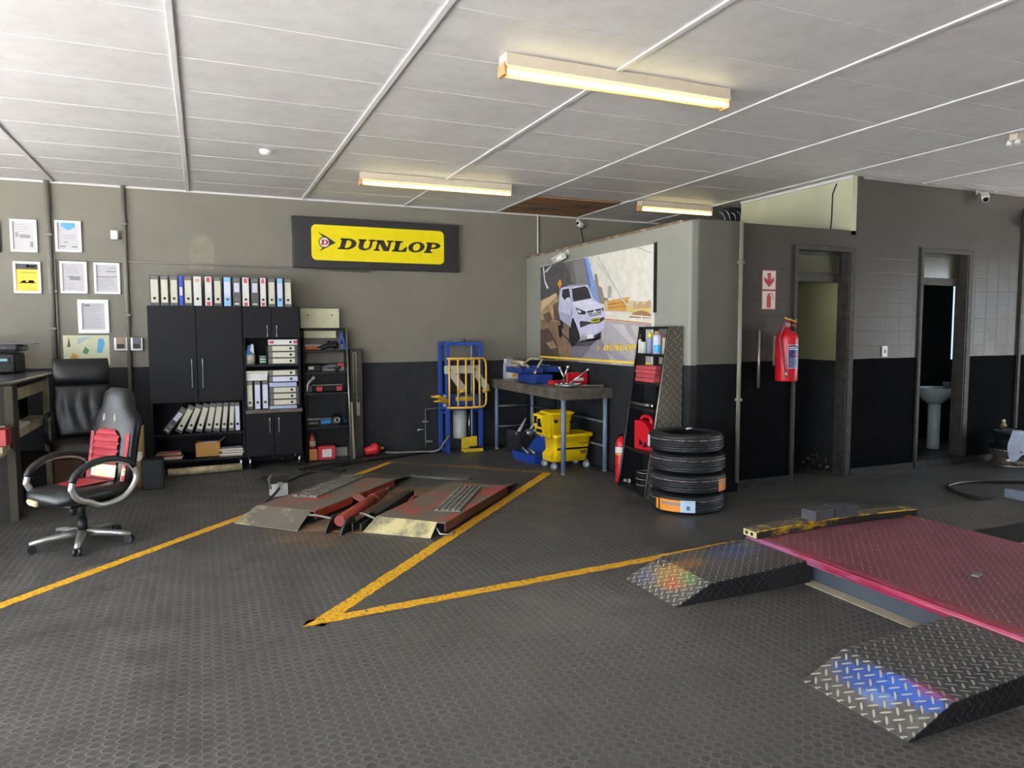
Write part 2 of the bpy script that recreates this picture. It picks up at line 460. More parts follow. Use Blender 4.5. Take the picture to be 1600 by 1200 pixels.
# right and rear walls with the wide roller-door openings
b = MB().box(XR, XR+.2, YR, 1.2, 0, CZ+.06).box(XR, XR+.2, 4.2, BY, 0, CZ+.06).box(XR, XR+.2, 1.2, 4.2, 2.55, CZ+.06)
struct('wall_right', b, W_LEFT)
b = MB().box(XL-.2, -3.9, YR-.2, YR, 0, CZ+.06).box(-.4, XR+.2, YR-.2, YR, 0, CZ+.06).box(-3.9, -.4, YR-.2, YR, 2.85, CZ+.06)
struct('wall_rear', b, W_LEFT)
struct('trim_apron', MB().box(-16, 24, -18, YR-.2, -.3, -.02).box(-16, XL-.2, YR-.2, 12, -.3, -.02).box(XR+.2, 24, YR-.2, 12, -.3, -.02), M_CONC)

# ------------------------------------------------------------------ light
w = bpy.data.worlds.new('sky'); SC.world = w; w.use_nodes = True
bg = w.node_tree.nodes['Background']; bg.inputs[0].default_value = (.80, .89, 1.0, 1); bg.inputs[1].default_value = 5.0
def portal(name, loc, rot, sx, sy):
    L = bpy.data.lights.new(name, 'AREA'); L.shape = 'RECTANGLE'; L.size = sx; L.size_y = sy
    L.cycles.is_portal = True
    o = bpy.data.objects.new(name, L); COL.objects.link(o); o.location = loc; o.rotation_euler = rot
portal('portal', (-2.15, YR-.1, 1.42), (rad(90), 0, 0), 3.5, 2.85)      # faces +Y
portal('portal', (XL-.1, 2.35, 1.45), (rad(90), 0, rad(-90)), 10.5, 2.9)
portal('portal', (XR+.1, 2.7, 1.275), (rad(90), 0, rad(90)), 3.0, 2.55)
S = bpy.data.lights.new('sun', 'SUN'); S.energy = 85; S.color = (1, .985, .96); S.angle = .009
so = bpy.data.objects.new('sun', S); COL.objects.link(so)
so.rotation_euler = Vector((.30, -.45, -1)).normalized().to_track_quat('-Z', 'Y').to_euler()

# fluorescent battens
M_TUBE = glow('lit_tube', '#fff0b0', 4.2)
M_TRAY = mat('light_tray', '#c4b8a4', .5)
M_CAP = mat('lamp_cap', '#b98a5a', .5)
def batten_light(x0, x1, y, label, lit=True):
    t = thing('fluorescent_light', label, 'ceiling light', ((x0+x1)/2, y, CZ-.001), 0, 'twin-tube battens on the ceiling')
    L = (x1-x0)/2
    MB().box(-L, L, -.055, .055, -.075, 0, b=.006).obj('tray', M_TRAY, t)
    for s in (-1, 1):
        MB().box(s*L-.012, s*L+.012, -.05, .05, -.125, -.055, b=.006).obj('lamp_holder', M_CAP, t)
    for yy, lit_ in ((-.032, True), (.032, False)):
        m = M_TUBE if lit_ else mat('dull_tube', '#e6cf95', .3)
        MB().cyl((-L+.012, yy, -.105), (L-.012, yy, -.105), .015 if lit_ else .013, 14).obj('tube', m, t)
    return t
batten_light(1.66, 3.29, 3.99, 'nearest and largest of the lit fluorescent battens, right of centre on the ceiling')
batten_light(1.52, 3.17, 7.41, 'lit fluorescent batten on the ceiling above the yellow sign')
batten_light(5.02, 6.10, 7.66, 'smallest lit fluorescent batten, above the low partition roof')
# ------------------------------------------------------------------ left side: wall frames, pipes, counter, chairs
M_SILV = mat('silver_frame', '#f0f0ea', .4, var=.04)
M_PAPER = mat('white_paper', '#d6d2cf', .6, var=.06)
M_INK = mat('grey_print', '#8c8a88', .7, var=.05)
M_INKD = mat('dark_print', '#4a4a4c', .7, var=.05)
M_CHROME = mat('bright_steel', '#c9cacc', .25, 1.0, var=.08)
M_GREYPIPE = mat('grey_painted_pipe', '#77736b', .5)
def frame(x0, x1, z0, z1, label, art, mats, w=.026, fm=None):
    cx, cz = (x0+x1)/2, (z0+z1)/2; W, H = (x1-x0)/2, (z1-z0)/2
    t = thing('picture_frame', label, 'picture frame', (cx, BY, cz), 0, 'framed certificates on the left of the back wall')
    b = MB()
    b.box(-W, W, -.028, -.002, H-w, H, b=.004).box(-W, W, -.028, -.002, -H, -H+w, b=.004)
    b.box(-W, -W+w, -.027, -.002, -H+.002, H-.002, b=.004).box(W-w, W, -.027, -.002, -H+.002, H-.002, b=.004)
    b.obj('frame', fm or M_SILV, t)
    p = MB().box(-W+w*.6, W-w*.6, -.012, -.004, -H+w*.6, H-w*.6)
    a, c = W-w, H-w
    for q in art:       # (u0, u1, v0, v1, material)
        p.box(-a+2*a*q[0], -a+2*a*q[1], -.0135, -.0118, -c+2*c*q[2], -c+2*c*q[3], q[4])
    p.obj('print', [mat('certificate_paper', '#b9b6ba', .5, var=.06)]+mats, t)
    return t
def lines(n, u0, u1, v0, v1, m=1, seed=1):
    R = random.Random(seed); out = []
    for i in range(n):
        v = v1-(v1-v0)*i/max(1, n-1); out.append((u0, u0+(u1-u0)*R.uniform(.55, 1), v, v+.012, m))
    return out
ink = [M_INK, M_INKD]
frame(-1.825, -1.583, 2.407, 2.75, 'white framed pale certificate left of the thick pipe, in the top row', [(.1, .25, .45, .62, 1), (.3, .8, .42, .55, 1), (.78, .92, .1, .3, 1)]+lines(4, .15, .8, .65, .9), ink)
frame(-1.422, -1.174, 2.424, 2.76, 'white framed certificate headed by a blue shield banner', [(.18, .82, .84, 1, 3), (.30, .70, .78, .84, 3), (.42, .58, .74, .78, 3), (.2, .85, .52, .54, 1), (.25, .8, .42, .435, 1), (.1, .35, .1, .13, 2), (.65, .88, .1, .13, 2), (.28, .45, .27, .29, 2)], ink+[flat('#4d97bd')])
frame(-1.816, -1.566, 1.973, 2.31, 'framed yellow certificate with a drawing of a car', [(0, 1, 0, .80, 3), (0, 1, .8, 1, 2), (.48, .60, .87, .97, 0), (.62, .9, .89, .94, 1), (.2, .9, .67, .69, 2), (.15, .86, .29, .33, 2), (.25, .42, .33, .39, 2), (.55, .80, .33, .40, 1), (.45, .9, .05, .07, 2)], ink+[flat('#ecc12f')])
frame(-1.393, -1.137, 1.981, 2.326, 'framed certificate with a faint grey emblem, left of the pair under the pipe', [(.3, .8, .40, .54, 1), (.2, .5, .52, .56, 1)]+lines(5, .1, .85, .66, .92, 1, 3)+lines(3, .1, .8, .1, .25, 1, 4), ink)
frame(-1.075, -.821, 1.98, 2.323, 'framed typed certificate, right of the pair beside the thin pipe', [(0.02, .98, .55, .57, 2), (.55, .95, .88, .90, 1), (.45, .95, .75, .77, 2)]+lines(8, .08, .9, .1, .5, 1, 5), ink)
frame(-1.243, -.944, 1.547, 1.917, 'lowest framed certificate, in a thick silver frame', lines(12, .08, .9, .08, .92, 1, 6)+[(.1, .35, .9, .95, 2)], ink, w=.042)
frame(-2.17, -1.913, 2.40, 2.725, 'dark edged frame cut off by the left side of the photo', lines(6, .1, .9, .2, .9), ink, fm=mat('dark_frame', '#463c34', .5))
# children's map taped up
b = MB().box(-1.396, -.955, BY-.006, BY-.001, 1.20, 1.527)
def mp(pts, m): b.prism([(-1.396+.441*u, 1.20+.327*v) for u, v in pts], BY-.0075, BY-.0055, 'y', m)
mp([(.08, .60), (.13, .95), (.16, .62)], 1); mp([(.40, .42), (.47, .62), (.56, .50), (.50, .36)], 2)
mp([(.72, .42), (.76, .88), (.86, .90), (.90, .72), (.83, .40)], 3); mp([(.12, .20), (.20, .42), (.32, .30), (.26, .14)], 4); mp([(.3, .7), (.32, .9), (.62, .96), (.6, .93)], 5)
o = b.obj('map_poster', [mat('map_cream', '#d8cfae', .6, col2='#c4c8a6', vscale=4), flat('#5b4038'), flat('#4c8a4a'), flat('#4fa0c8'), flat('#b8952f'), flat('#9fb4b8')])
tag(o, 'cream map sheet with blue and green patches above the black executive chair', 'poster')
# wall boxes
for x0, x1, lab, cc in ((-.905, -.775, 'small wall terminal with brown screen, left of two beside the pipe', '#7d5b41'), (-.742, -.622, 'small wall terminal with black screen, right of two by the cabinet', '#24262c')):
    t = thing('wall_terminal', lab, 'wall box', ((x0+x1)/2, BY, 1.43), 0, 'small terminals on the wall'); w2 = (x1-x0)/2
    MB().box(-w2, w2, -.05, -.001, -.075, .07, b=.006).obj('housing', M_SILV, t)
    MB().box(-w2+.022, w2-.02, -.062, -.048, -.055, .075, b=.004).obj('screen', flat(cc, .3), t)
    MB().box(-w2+.03, w2-.03, -.0635, -.06, -.045, .0).obj('keypad', M_DARK, t)
# pipes and trunking on the back wall
def pipe(name, pts, r, label, m=None, cat='pipe', grp=None, clips=()):
    t = thing(name, label, cat, pts[0], 0, grp); o0 = Vector(pts[0])
    MB().tube([Vector(p)-o0 for p in pts], r, 12).obj('pipe', m or M_GREYPIPE, t)
    for c in clips:
        c = Vector(c)-o0; MB().box(c.x-r*1.35, c.x+r*1.35, c.y-r*1.2, c.y+r*1.3, c.z-.012, c.z+.012, b=.003).obj('clip', m or M_GREYPIPE, t)
    return t
pipe('conduit', [(-1.478, BY-.03, 1.1), (-1.478, BY-.03, CZ-.002)], .028, 'thick grey vertical conduit between the framed certificates', clips=[(-1.478, BY-.03, 2.6), (-1.478, BY-.03, 1.6)])
pipe('conduit', [(-1.435, BY-.016, 1.1), (-1.435, BY-.016, 2.35)], .012, 'thin conduit running beside the thick grey one', clips=[(-1.435, BY-.016, 2.0)])
pipe('conduit', [(-.762, BY-.026, .9), (-.762, BY-.026, CZ-.002)], .024, 'grey vertical conduit beside the small white sensor', clips=[(-.762, BY-.026, 2.75), (-.762, BY-.026, 1.75)])
pipe('conduit', [(-1.44, BY-.015, 2.352), (.5, BY-.015, 2.335), (1.03, BY-.015, 2.325), (1.95, BY-.015, 2.315)], .012, 'thin horizontal conduit along the wall to the yellow sign', clips=[(-.3, BY-.015, 2.342), (.6, BY-.015, 2.333)])
t = thing('motion_sensor', 'small white motion sensor bracketed to the vertical conduit', 'sensor', (-.85, BY, 2.62))
MB().box(-.04, .035, -.12, -.06, -.052, .052, b=.012).obj('housing', mat('white_plastic', '#e4e2dc', .4, var=.05), t)
MB().tube([(.01, -.06, -.02), (.03, -.03, -.03), (.06, -.028, -.03)], .008).obj('bracket', M_GREYPIPE, t)
M_WPL = MATS['white_plastic']
# plaster patch
tag(MB().prism([(.02+.13*cos(a)*1.0, 2.52+.16*sin(a)) for a in [PI*k/12 for k in range(13)]]+[(-.11, 2.28), (.15, 2.28)], BY-.004, BY-.0005, 'y').obj('trim_patch', mat('plaster_patch', '#857e6f', .7)), None, None, None, 'structure')

# ------------------------------------------------------------------ counter
M_COUNT = mat('counter_panel', '#1d1b19', .6, col2='#262320', spec=.2)
M_CTOP = mat('counter_top', '#3b3a3e', .22, var=.2, spec=.6)
M_CREAM = mat('grubby_cream_board', '#b4a98c', .6, col2='#8c8168', vscale=6)
M_POST = mat('grey_counter_post', '#3d3830', .7, spec=.2)
t = thing('service_counter', 'dark service counter with open shelves along the left wall', 'counter', (-1.9, 7.0, 0))
L0, L1 = -1.9, .42     # local x of left / right edge
MB().prism([(-1.9, -3.2), (.22, -.5), (.45, .0), (.47, 1.62), (-.3, 1.62), (-.3, 2.05), (-1.9, 2.05)], 1.125, 1.16, 'z').obj('worktop', M_CTOP, t)
MB().tube([(-1.9, -3.2, 1.14), (.22, -.5, 1.14), (.45, .0, 1.14), (.47, 1.62, 1.14)], .019, 8).obj('edge_strip', mat('edge_aluminium', '#a09c92', .35, .8), t)
MB().box(-1.9, .44, -.03, .0, 0, 1.124).obj('end_panel', M_COUNT, t)
MB().box(.40, .46, -.031, .14, 0, 1.124, b=.004).obj('post', M_POST, t)
MB().box(.40, .45, 1.47, 1.53, 0, 1.124, b=.004).obj('post', M_CREAM, t)
MB().box(-.2, .44, .14, 1.56, .985, 1.085).obj('apron', M_CREAM, t)
MB().box(-.3, .45, .02, 1.58, .665, .72, b=.004).obj('shelf', M_CREAM, t)
MB().box(-.3, .43, .02, 1.58, .33, .36).obj('shelf', M_COUNT, t)
MB().box(-.32, -.28, .0, 1.6, 0, 1.124).obj('back_panel', M_COUNT, t)
MB().box(-1.2, .40, -.05, -.032, .73, .80, b=.004).obj('ledge', M_CREAM, t)
MB().box(-1.2, .44, -.48, -.033, .585, .61, b=.004).obj('side_shelf', M_CREAM, t)
MB().tube([(.30, -.05, .735), (.30, -.075, .73), (.31, -.08, .66), (.31, -.06, .645)], .006, 6).obj('hook', M_GREYPIPE, t)
# things on the counter and its shelves
t = thing('printer', 'black multifunction printer on the end of the counter', 'printer', (-2.06, 8.42, 1.161))
MB().box(-.42, .40, -.22, .22, .005, .20, b=.02).obj('body', M_DARK, t)
MB().box(-.44, .43, -.23, .24, .212, .28, b=.025).obj('scanner_lid', mat('printer_lid', '#2a2b30', .35), t)
MB().box(-.02, .54, -.18, .1, .282, .292, b=.003).obj('document_tray', mat('tray_grey', '#4a4a4e', .4), t)
b = MB().box(.12, .36, -.232, -.222, .10, .165, b=.004); b.box(.21, .34, -.236, -.231, .125, .148, 1)
b.obj('control_panel', [M_DARK, flat('#6fa3a5', .3)], t)
MB().box(-.22, .24, -.30, -.222, .035, .05, b=.004).obj('paper_tray', M_DARK, t)
MB().box(-.18, .2, -.29, -.225, .052, .058).obj('paper', M_PAPER, t)
MB().box(-.02, .04, -.245, -.222, .06, .11).obj('label', M_PAPER, t)
t = thing('telephone', 'black desk telephone at the left edge on the counter', 'telephone', (-1.84, 7.55, 1.161))
MB().prism([(-.1, 0), (.1, 0), (.1, .03), (-.08, .11)], -.09, .09, 'x').obj('base', M_DARK, t)
MB().tube([(-.07, -.08, .11), (-.07, -.07, .14), (-.07, .07, .09), (-.07, .09, .05)], .022, 10).obj('handset', M_DARK, t)
o = MB().box(-.2, .2, -.12, .12, 0, .24, b=.006).obj('storage_box', mat('beige_box', '#b5a488', .6), None, (-2.26, 8.86, 1.161)); tag(o, 'beige box standing behind the black printer', 'box')
o.location.z = 1.161+.0
t = thing('keyboard', 'white keyboard lying on the cream counter shelf', 'keyboard', (-1.55, 7.55, .721), rad(90))
MB().box(-.22, .22, -.07, .07, 0, .025, b=.005).obj('case', M_PAPER, t)
for r in range(4):
    MB().box(-.20, .20, -.055+.03*r, -.032+.03*r, .025, .031).obj('key_row', M_WPL, t)
o = MB().lathe([(.0, .03), (.05, .03), (.065, .015), (.06, 0), (.0, 0)], 20).obj('tape_dispenser', mat('pink_white', '#c8a8a0', .4), None, (-1.62, 7.83, .721)); tag(o, 'small round pinkish white dish beside the white keyboard', 'dish')
o = MB().box(-.10, .10, -.3, .3, 0, .22, b=.01).obj('equipment_box', M_DARK, None, (-1.85+.12, 8.2, .721)); tag(o, 'black box on the cream counter shelf behind the keyboard', 'box')
o = MB().box(-.09, .09, -.15, .15, 0, .015, b=.004).obj('folder', flat('#3a7d9a'), None, (-1.70, 7.92, .942)); o.location.z = .942
tag(o, 'blue folder lying on the black box under the counter', 'folder')
o = MB().box(-.12, .09, -.09, .09, 0, .13, b=.004).obj('ledger_book', mat('red_cover', '#9c2c2c', .5), None, (-1.535, 6.80, .665)); tag(o, 'red covered book on top of papers on the low side shelf', 'book')
o = MB().box(-.2, .14, -.12, .12, 0, .05, b=.004).obj('paper_stack', M_CREAM, None, (-1.60, 6.78, .613)); tag(o, 'pile of cream papers under the red book on the side shelf', 'papers')

# ------------------------------------------------------------------ chairs
M_LEATH = mat('black_leather', '#121316', .36, var=.25, vscale=6, bump=.15, bscale=55, spec=.42)
M_RED = mat('red_mesh_fabric', '#8c1122', .65, var=.2, vscale=14, bump=.2, bscale=120)
M_FOAM = mat('exposed_foam', '#cfc6a4', .8, col2='#b8a880')
M_ALU = mat('aluminium_grey', '#b4b3ae', .35, .75, var=.1)
M_WHEEL = mat('caster_black', '#202124', .4)
def star_base(t, R, hub_z, m, a0=0, n=5):
    for k in range(n):
        a = a0+2*PI*k/n
        g = MB(); d = Vector((cos(a), sin(a), 0)); s = Vector((-sin(a), cos(a), 0))
        rings = []
        for f, wd, z, h in ((.04, .034, hub_z, .05), (.35*R, .030, hub_z-.005, .042), (.75*R, .024, hub_z-.022, .030), (R, .018, hub_z-.040, .024)):
            c = d*f + Vector((0, 0, z))
            rings.append([c+s*wd-Vector((0, 0, h)), c+s*wd*.8+Vector((0, 0, 0)), c-s*wd*.8, c-s*wd-Vector((0, 0, h))])
        g.loft(rings); leg = g.obj('base_arm', m, t)
        c = d*(R-.012)
        g = MB()
        for q in (-1, 1):
            g.cyl(c+s*(q*.008)+Vector((0, 0, .029)), c+s*(q*.026)+Vector((0, 0, .029)), .028, 14)
        g.cyl(c+Vector((0, 0, .03)), c+Vector((0, 0, hub_z-.045)), .009, 8)
        g.obj('caster', M_WHEEL, t)
def cush(b, sections, n=20, m=0, pw=3.5, M=None):
    # sections: (centre, half-width vec, half-thickness vec); squircle rings
    rings = []
    for c, wv, tv in sections:
        c, wv, tv = Vector(c), Vector(wv), Vector(tv); R = []
        for k in range(n):
            a = 2*PI*k/n; x, y = cos(a), sin(a)
            q = (abs(x)**pw+abs(y)**pw)**(-1/pw)
            p = c+wv*x*q+tv*y*q
            R.append(M @ p if M else p)
        rings.append(R)
    return b.loft(rings, m)
# racing-style chair: local +X is the way it faces, z up
t = thing('racing_office_chair', 'worn black and red racing style office chair beside the counter', 'office chair', (-.855, 6.02, 0), rad(221))
star_base(t, .335, .115, M_ALU, rad(-22))
MB().cyl((0, 0, .09), (0, 0, .20), .032, 16).cyl((0, 0, .19), (0, 0, .33), .022, 16).obj('gas_lift', M_DARK, t)
MB().box(-.14, .14, -.09, .09, .295, .335, b=.01).cyl((.08, .02, .30), (.08, .02, .235), .022, 12).obj('tilt_mechanism', M_DARK, t)
b = MB()
S_ = []
for u, zz, w_, th_ in ((-.235, .405, .19, .05), (-.20, .40, .235, .062), (-.05, .392, .25, .062), (.10, .392, .25, .062), (.20, .397, .245, .058), (.255, .392, .22, .05), (.28, .38, .16, .032)):
    S_.append(((u, 0, zz), (0, w_, 0), (0, 0, th_)))
cush(b, S_, 24); b.obj('seat', M_LEATH, t)
b = MB(); rows = []
for u in [i/8 for i in range(9)]:
    x = -.20+.31*u; R = []
    for v in [i/6 for i in range(7)]:
        R.append((x, (-.135+.27*v)*(1-.25*max(0, u-.6)), .4555+.006*sin(u*PI*7)**2))
    rows.append(R)
b.grid(rows); b.obj('seat_insert', M_RED, t)
MB().tube([(.265, -.17, .36), (.285, -.12, .357), (.287, -.05, .353)], .022, 8).obj('torn_edge', M_FOAM, t)
# back
def bk(h): return -.225-.20*h+.05*h*h     # lean
b = MB(); S_ = []
for z, w_, th_ in ((.40, .17, .035), (.46, .215, .055), (.55, .235, .065), (.66, .235, .066), (.76, .235, .066), (.86, .245, .068), (.92, .225, .066), (.98, .155, .068), (1.04, .135, .072), (1.09, .122, .064), (1.125, .085, .035)):
    S_.append(((bk(z-.40), 0, z), (0, w_, 0), (th_, 0, .012)))
cush(b, S_, 24, pw=2.9); b.obj('backrest', M_LEATH, t)
def strip(name, mats, y0, y1, z0, z1, off, ribs=0, taper=0):
    rows = []; b = MB()
    for i in range(41):
        u = i/40; z = z0+(z1-z0)*u; R = []
        k = 1-taper*max(0, (u-.72)/.28)**2
        for j in range(7):
            v = j/6; y = y0+(y1-y0)*v; yc = (y0+y1)/2; y = yc+(y-yc)*k
            x = bk(z-.40)+off+(.016*abs(sin(u*PI*ribs))**.6 if ribs else 0)+.010*(1-(2*v-1)**2)-.006
            R.append((x, y, z))
        rows.append(R)
    b.grid(rows); return b.obj(name, mats, t)
strip('backrest_insert', M_RED, -.138, .138, .565, .83, .072, 5, .45)
strip('worn_patch', M_FOAM, -.138, .138, .475, .565, .077)
strip('lower_insert', M_RED, -.13, .13, .43, .475, .075)
for s in (-1, 1):
    strip('side_stripe', worn('worn_red_stripe', '#8c1122', '#c9b48c', .30, 9, .6), s*.175, s*.222, .45, .80, .056, 0)
    MB().ball((bk(.52)+.064, s*.062, .905), .034, (.35, .45, 1.2), 14).obj('belt_slot', M_GREYPIPE, t)
# looped armrests
for s in (-1, 1):
    y = s*.255
    lp = [(.235, .475), (.20, .56), (.08, .625), (-.08, .632), (-.21, .585), (-.26, .49), (-.22, .40), (-.12, .335), (.02, .325), (.10, .36), (.19, .40)]
    P3 = bez([(x, y, z) for x, z in lp]+[(lp[0][0], y, lp[0][1])], 5)[:-1]
    MB().tube([(p.x, p.y, p.z) for p in P3], .021, 10, closed=True).obj('armrest', M_ALU, t)
    MB().tube([Vector((p.x, p.y, p.z+.008)) for p in P3[2:23]], .025, 10).obj('armrest_pad', M_LEATH, t)
    MB().box(-.12, .04, min(y, s*.17), max(y, s*.17), .315, .335).obj('arm_bracket', M_DARK, t)
# executive chair behind
t = thing('executive_chair', 'high backed black leather executive chair against the wall', 'office chair', (-1.04, 7.72, 0), rad(-80))
star_base(t, .33, .115, M_DARK, rad(20))
MB().cyl((0, 0, .09), (0, 0, .42), .03, 16).obj('gas_lift', M_DARK, t)
b = MB(); S_ = []
for u, zz, w_, th_ in ((-.25, .50, .22, .05), (-.2, .495, .26, .07), (0, .49, .27, .075), (.18, .49, .265, .07), (.25, .475, .24, .055), (.28, .46, .18, .03)):
    S_.append(((u, 0, zz), (0, w_, 0), (0, 0, th_)))
cush(b, S_, 24); b.obj('seat', M_LEATH, t)
b = MB(); rows = []
def bk2(z): return -.22-.14*(z-.55)
S_ = []
for i in range(13):
    z = .56+.50*i/12; e = 1-.25*(abs(2*i/12-1)**6)
    S_.append(((bk2(z), 0, z), (0, .235*(1-.05*abs(2*i/12-1)**4), 0), (.062*e, 0, 0)))
cush(b, S_, 40, pw=4)
for k, p in enumerate(b.v):     # soft vertical creases in the leather
    if p.x > bk2(p.z): p.x += .012*sin(p.y*52+2*sin(p.z*9))*min(1, max(0, (1.04-p.z)*6))*min(1, max(0, (p.z-.6)*6))
b.obj('backrest', M_LEATH, t)
b = MB(); S_ = []
for i in range(9):
    z = 1.055+.25*i/8; e = (1-abs(2*i/8-1)**3.5*.65)
    S_.append(((bk2(z)+.015, 0, z), (0, .235*(.97+.03*e), 0), (.072*e, 0, 0)))
cush(b, S_, 40, pw=5); b.obj('headrest', M_LEATH, t)
for s in (-1, 1):
    lp = [(-.22, .80), (-.1, .76), (.10, .755), (.20, .70), (.16, .60), (.05, .52), (-.05, .47)]
    MB().tube(bez([(x, s*(.31 if 0 < i < 5 else .27), z) for i, (x, z) in enumerate(lp)], 5), .022, 10).obj('armrest', M_DARK, t)
# cardboard, bin behind the chairs
M_CARD = mat('cardboard', '#a07f52', .8, var=.12)
o = MB().box(-.17, .17, -.14, .14, 0, .32, b=.004).obj('cardboard_box', mat('brown_carton', '#6d4c33', .8), None, (-1.20, 8.2, 0), rad(5)); tag(o, 'brown cardboard box on the floor behind the office chairs', 'box')
t = thing('cardboard_tube', 'tall tan cardboard tube standing between chair and cabinet', 'cardboard tube', (-.64, 8.1, 0))
MB().lathe([(.0, 0), (.065, 0), (.065, .62), (.05, .62), (.05, .58), (0, .58)], 20).obj('tube', M_CARD, t)
MB().lathe([(.0662, .27), (.0662, .36)], 10, a0=-2.2, a1=-.9).obj('sticker', M_PAPER, t)
o = MB().box(-.1, .1, -.1, .1, 0, .30, b=.01).obj('waste_bin', M_DARK, None, (-.50, 7.95, 0)); tag(o, 'black bin on the floor behind the red racing chair', 'bin')
# ------------------------------------------------------------------ black cupboards and binders
M_CAB = mat('black_laminate', '#1d1d20', .45, var=.08, vscale=3, spec=.14)
M_CABIN = mat('black_laminate_inside', '#131315', .5, spec=.3)
M_GRANITE = worn('speckled_laminate', '#766a60', '#3e3733', .5, 60, .4)
CYF = 8.55                                   # cupboard front
def handle(p, x, z0, z1):
    MB().tube([(x, -.001, z0+.01), (x, -.024, z0+.01), (x, -.026, z0), (x, -.026, z1), (x, -.024, z1-.01), (x, -.001, z1-.01)], .006, 8).obj('handle', mat('satin_handle', '#d6d7da', .35, .25, var=.05), p)
t = thing('cupboard', 'tall black two door cupboard with open shelves below', 'cupboard', (-.065, CYF, 0))
W = .472
b = MB().box(-W, -W+.02, .02, .53, .14, 1.84).box(W-.02, W, .02, .53, .14, 1.84).box(-W, W, .02, .53, 1.82, 1.84).box(-W+.02, W-.02, .515, .53, .14, 1.82).box(-W+.02, W-.02, .02, .515, .79, .81)
b.obj('carcass', M_CAB, t)
MB().box(-W+.02, W-.02, .025, .515, .425, .447).obj('shelf', M_CAB, t)
MB().box(-W+.02, W-.02, .02, .515, .14, .165).obj('shelf', M_CAB, t)
for s in (-1, 1):
    a = (-W+.002, -.003) if s < 0 else (.003, W-.002)
    d = MB().box(a[0], a[1], 0, .018, .795, 1.842, b=.002).obj('door', M_CAB, t)
    handle(d, s*.054, .957, 1.262)
for x in (-W+.05, W-.05):
    for y in (.06, .45): MB().cyl((x, y, 0), (x, y, .14), .017, 12).obj('leg', M_CHROME, t)
t = thing('cupboard', 'narrower black cupboard beside the tall one with a stone coloured worktop', 'cupboard', (.72, CYF, 0))
W = .305
b = MB().box(-W, -W+.02, .02, .53, .14, 1.84).box(W-.02, W, .02, .53, .14, 1.84).box(-W, W, .02, .53, 1.82, 1.84).box(-W+.02, W-.02, .515, .53, .14, 1.82).box(-W+.02, W-.02, .02, .515, 1.49, 1.51).box(-W+.02, W-.02, .02, .515, .145, .165)
b.obj('carcass', M_CAB, t)
MB().box(-W+.02, W-.02, .03, .515, 1.168, 1.190).obj('shelf', M_CABIN, t)
MB().box(-W-.0, W+.01, -.02, .514, .640, .680, b=.004).obj('worktop', M_GRANITE, t)
for z0, z1, h0, h1 in ((1.493, 1.842, 1.508, 1.63), (.148, .636, .42, .583)):
    for s in (-1, 1):
        a = (-W+.002, -.003) if s < 0 else (.003, W-.002)
        d = MB().box(a[0], a[1], 0, .018, z0, z1, b=.002).obj('door', M_CAB, t)
        handle(d, s*.050, h0, h1)
for x in (-W+.04, W-.03):
    for y in (.06, .45): MB().cyl((x, y, 0), (x, y, .145), .015, 12).obj('leg', M_CHROME, t)

# lever arch files; local: spine faces -Y, origin at bottom centre of the spine
M_FILE = mat('file_black', '#17181a', .55)
M_MARB = worn('file_marbled', '#2b2c2e', '#5f5e5c', .45, 70, .5)
SP = dict(grey=flat('#6b6863'), white=flat('#d9d7d2'), cream=flat('#cbc8b4'), red=flat('#b9404a'), blue=flat('#2447c4'), sky=flat('#7fb2d6'), dark=flat('#4b4a49'), orange=flat('#d69a86'), lil=flat('#d3d4e6'))
def spine(kind, w, h):
    S = []                                   # (z0, z1, colour, width fraction)
    if kind == 'grey': S = [(0, h, 'dark', 1), (.10*h, .85*h, 'cream', .92), (.86*h, .97*h, 'grey', .9), (.07*h, .075*h, 'grey', 1)]
    if kind == 'pale': S = [(0, h, 'dark', 1), (.02*h, .86*h, 'lil', .94), (.87*h, .98*h, 'grey', .9)]
    if kind == 'white': S = [(0, h, 'white', 1), (.80*h, .90*h, 'orange', .55)]
    if kind == 'red': S = [(0, h, 'white', 1), (.02*h, .14*h, 'red', .55), (.80*h, .95*h, 'red', .5)]
    if kind == 'blue': S = [(0, h, 'blue', 1), (.34*h, .62*h, 'lil', .8)]
    if kind == 'sky': S = [(0, h, 'sky', 1), (.32*h, .82*h, 'lil', .92), (.84*h, .93*h, 'sky', .8)]
    if kind == 'dark': S = [(0, h, 'dark', 1), (.48*h, .80*h, 'lil', .82), (.06*h, .11*h, 'white', .7), (.84*h, .95*h, 'grey', .85)]
    return S
def binder(kind, w, h=.325, d=.29):
    t = thing('ring_binder', 'x', 'ring binder')
    MB().box(-w/2, w/2, .0, d, 0, h).obj('cover', M_MARB if kind in ('dark', 'grey') else M_FILE, t)
    keys = list(SP); b = MB()
    for i, (z0, z1, c, f) in enumerate(spine(kind, w, h)):
        ww = w*.42*f
        b.box(-ww, ww, -.0015-.0006*i, .001, z0+.004 if i == 0 else z0, z1-.004 if i == 0 else z1, keys.index(c))
    b.obj('spine_label', [SP[k] for k in keys], t)
    if kind != 'blue':
        zz = .24*h if kind != 'dark' else .25*h
        b = MB().cyl((0, -.0055, zz), (0, -.003, zz), .0145, 16, 1 if kind in ('dark', 'sky') else 0)
        b.cyl((0, -.0065, zz), (0, -.0052, zz), .0105, 16, 0)
        b.obj('finger_ring', [M_DARK, M_CHROME], t)
    return t
protos = {}
def file(kind, w, loc, rot, label, group):
    key = (kind, w)
    if key in protos: t = copy_tree(protos[key])
    else: t = binder(kind, w); protos[key] = t
    t.location = loc; t.rotation_euler = rot
    tag(t, label, 'ring binder', group)
    return t
desc = dict(grey='grey capped file', white='plain white file', red='red cornered white file', blue='slim bright blue file',
            sky='pale blue file', dark='dark grey file', pale='lilac file')
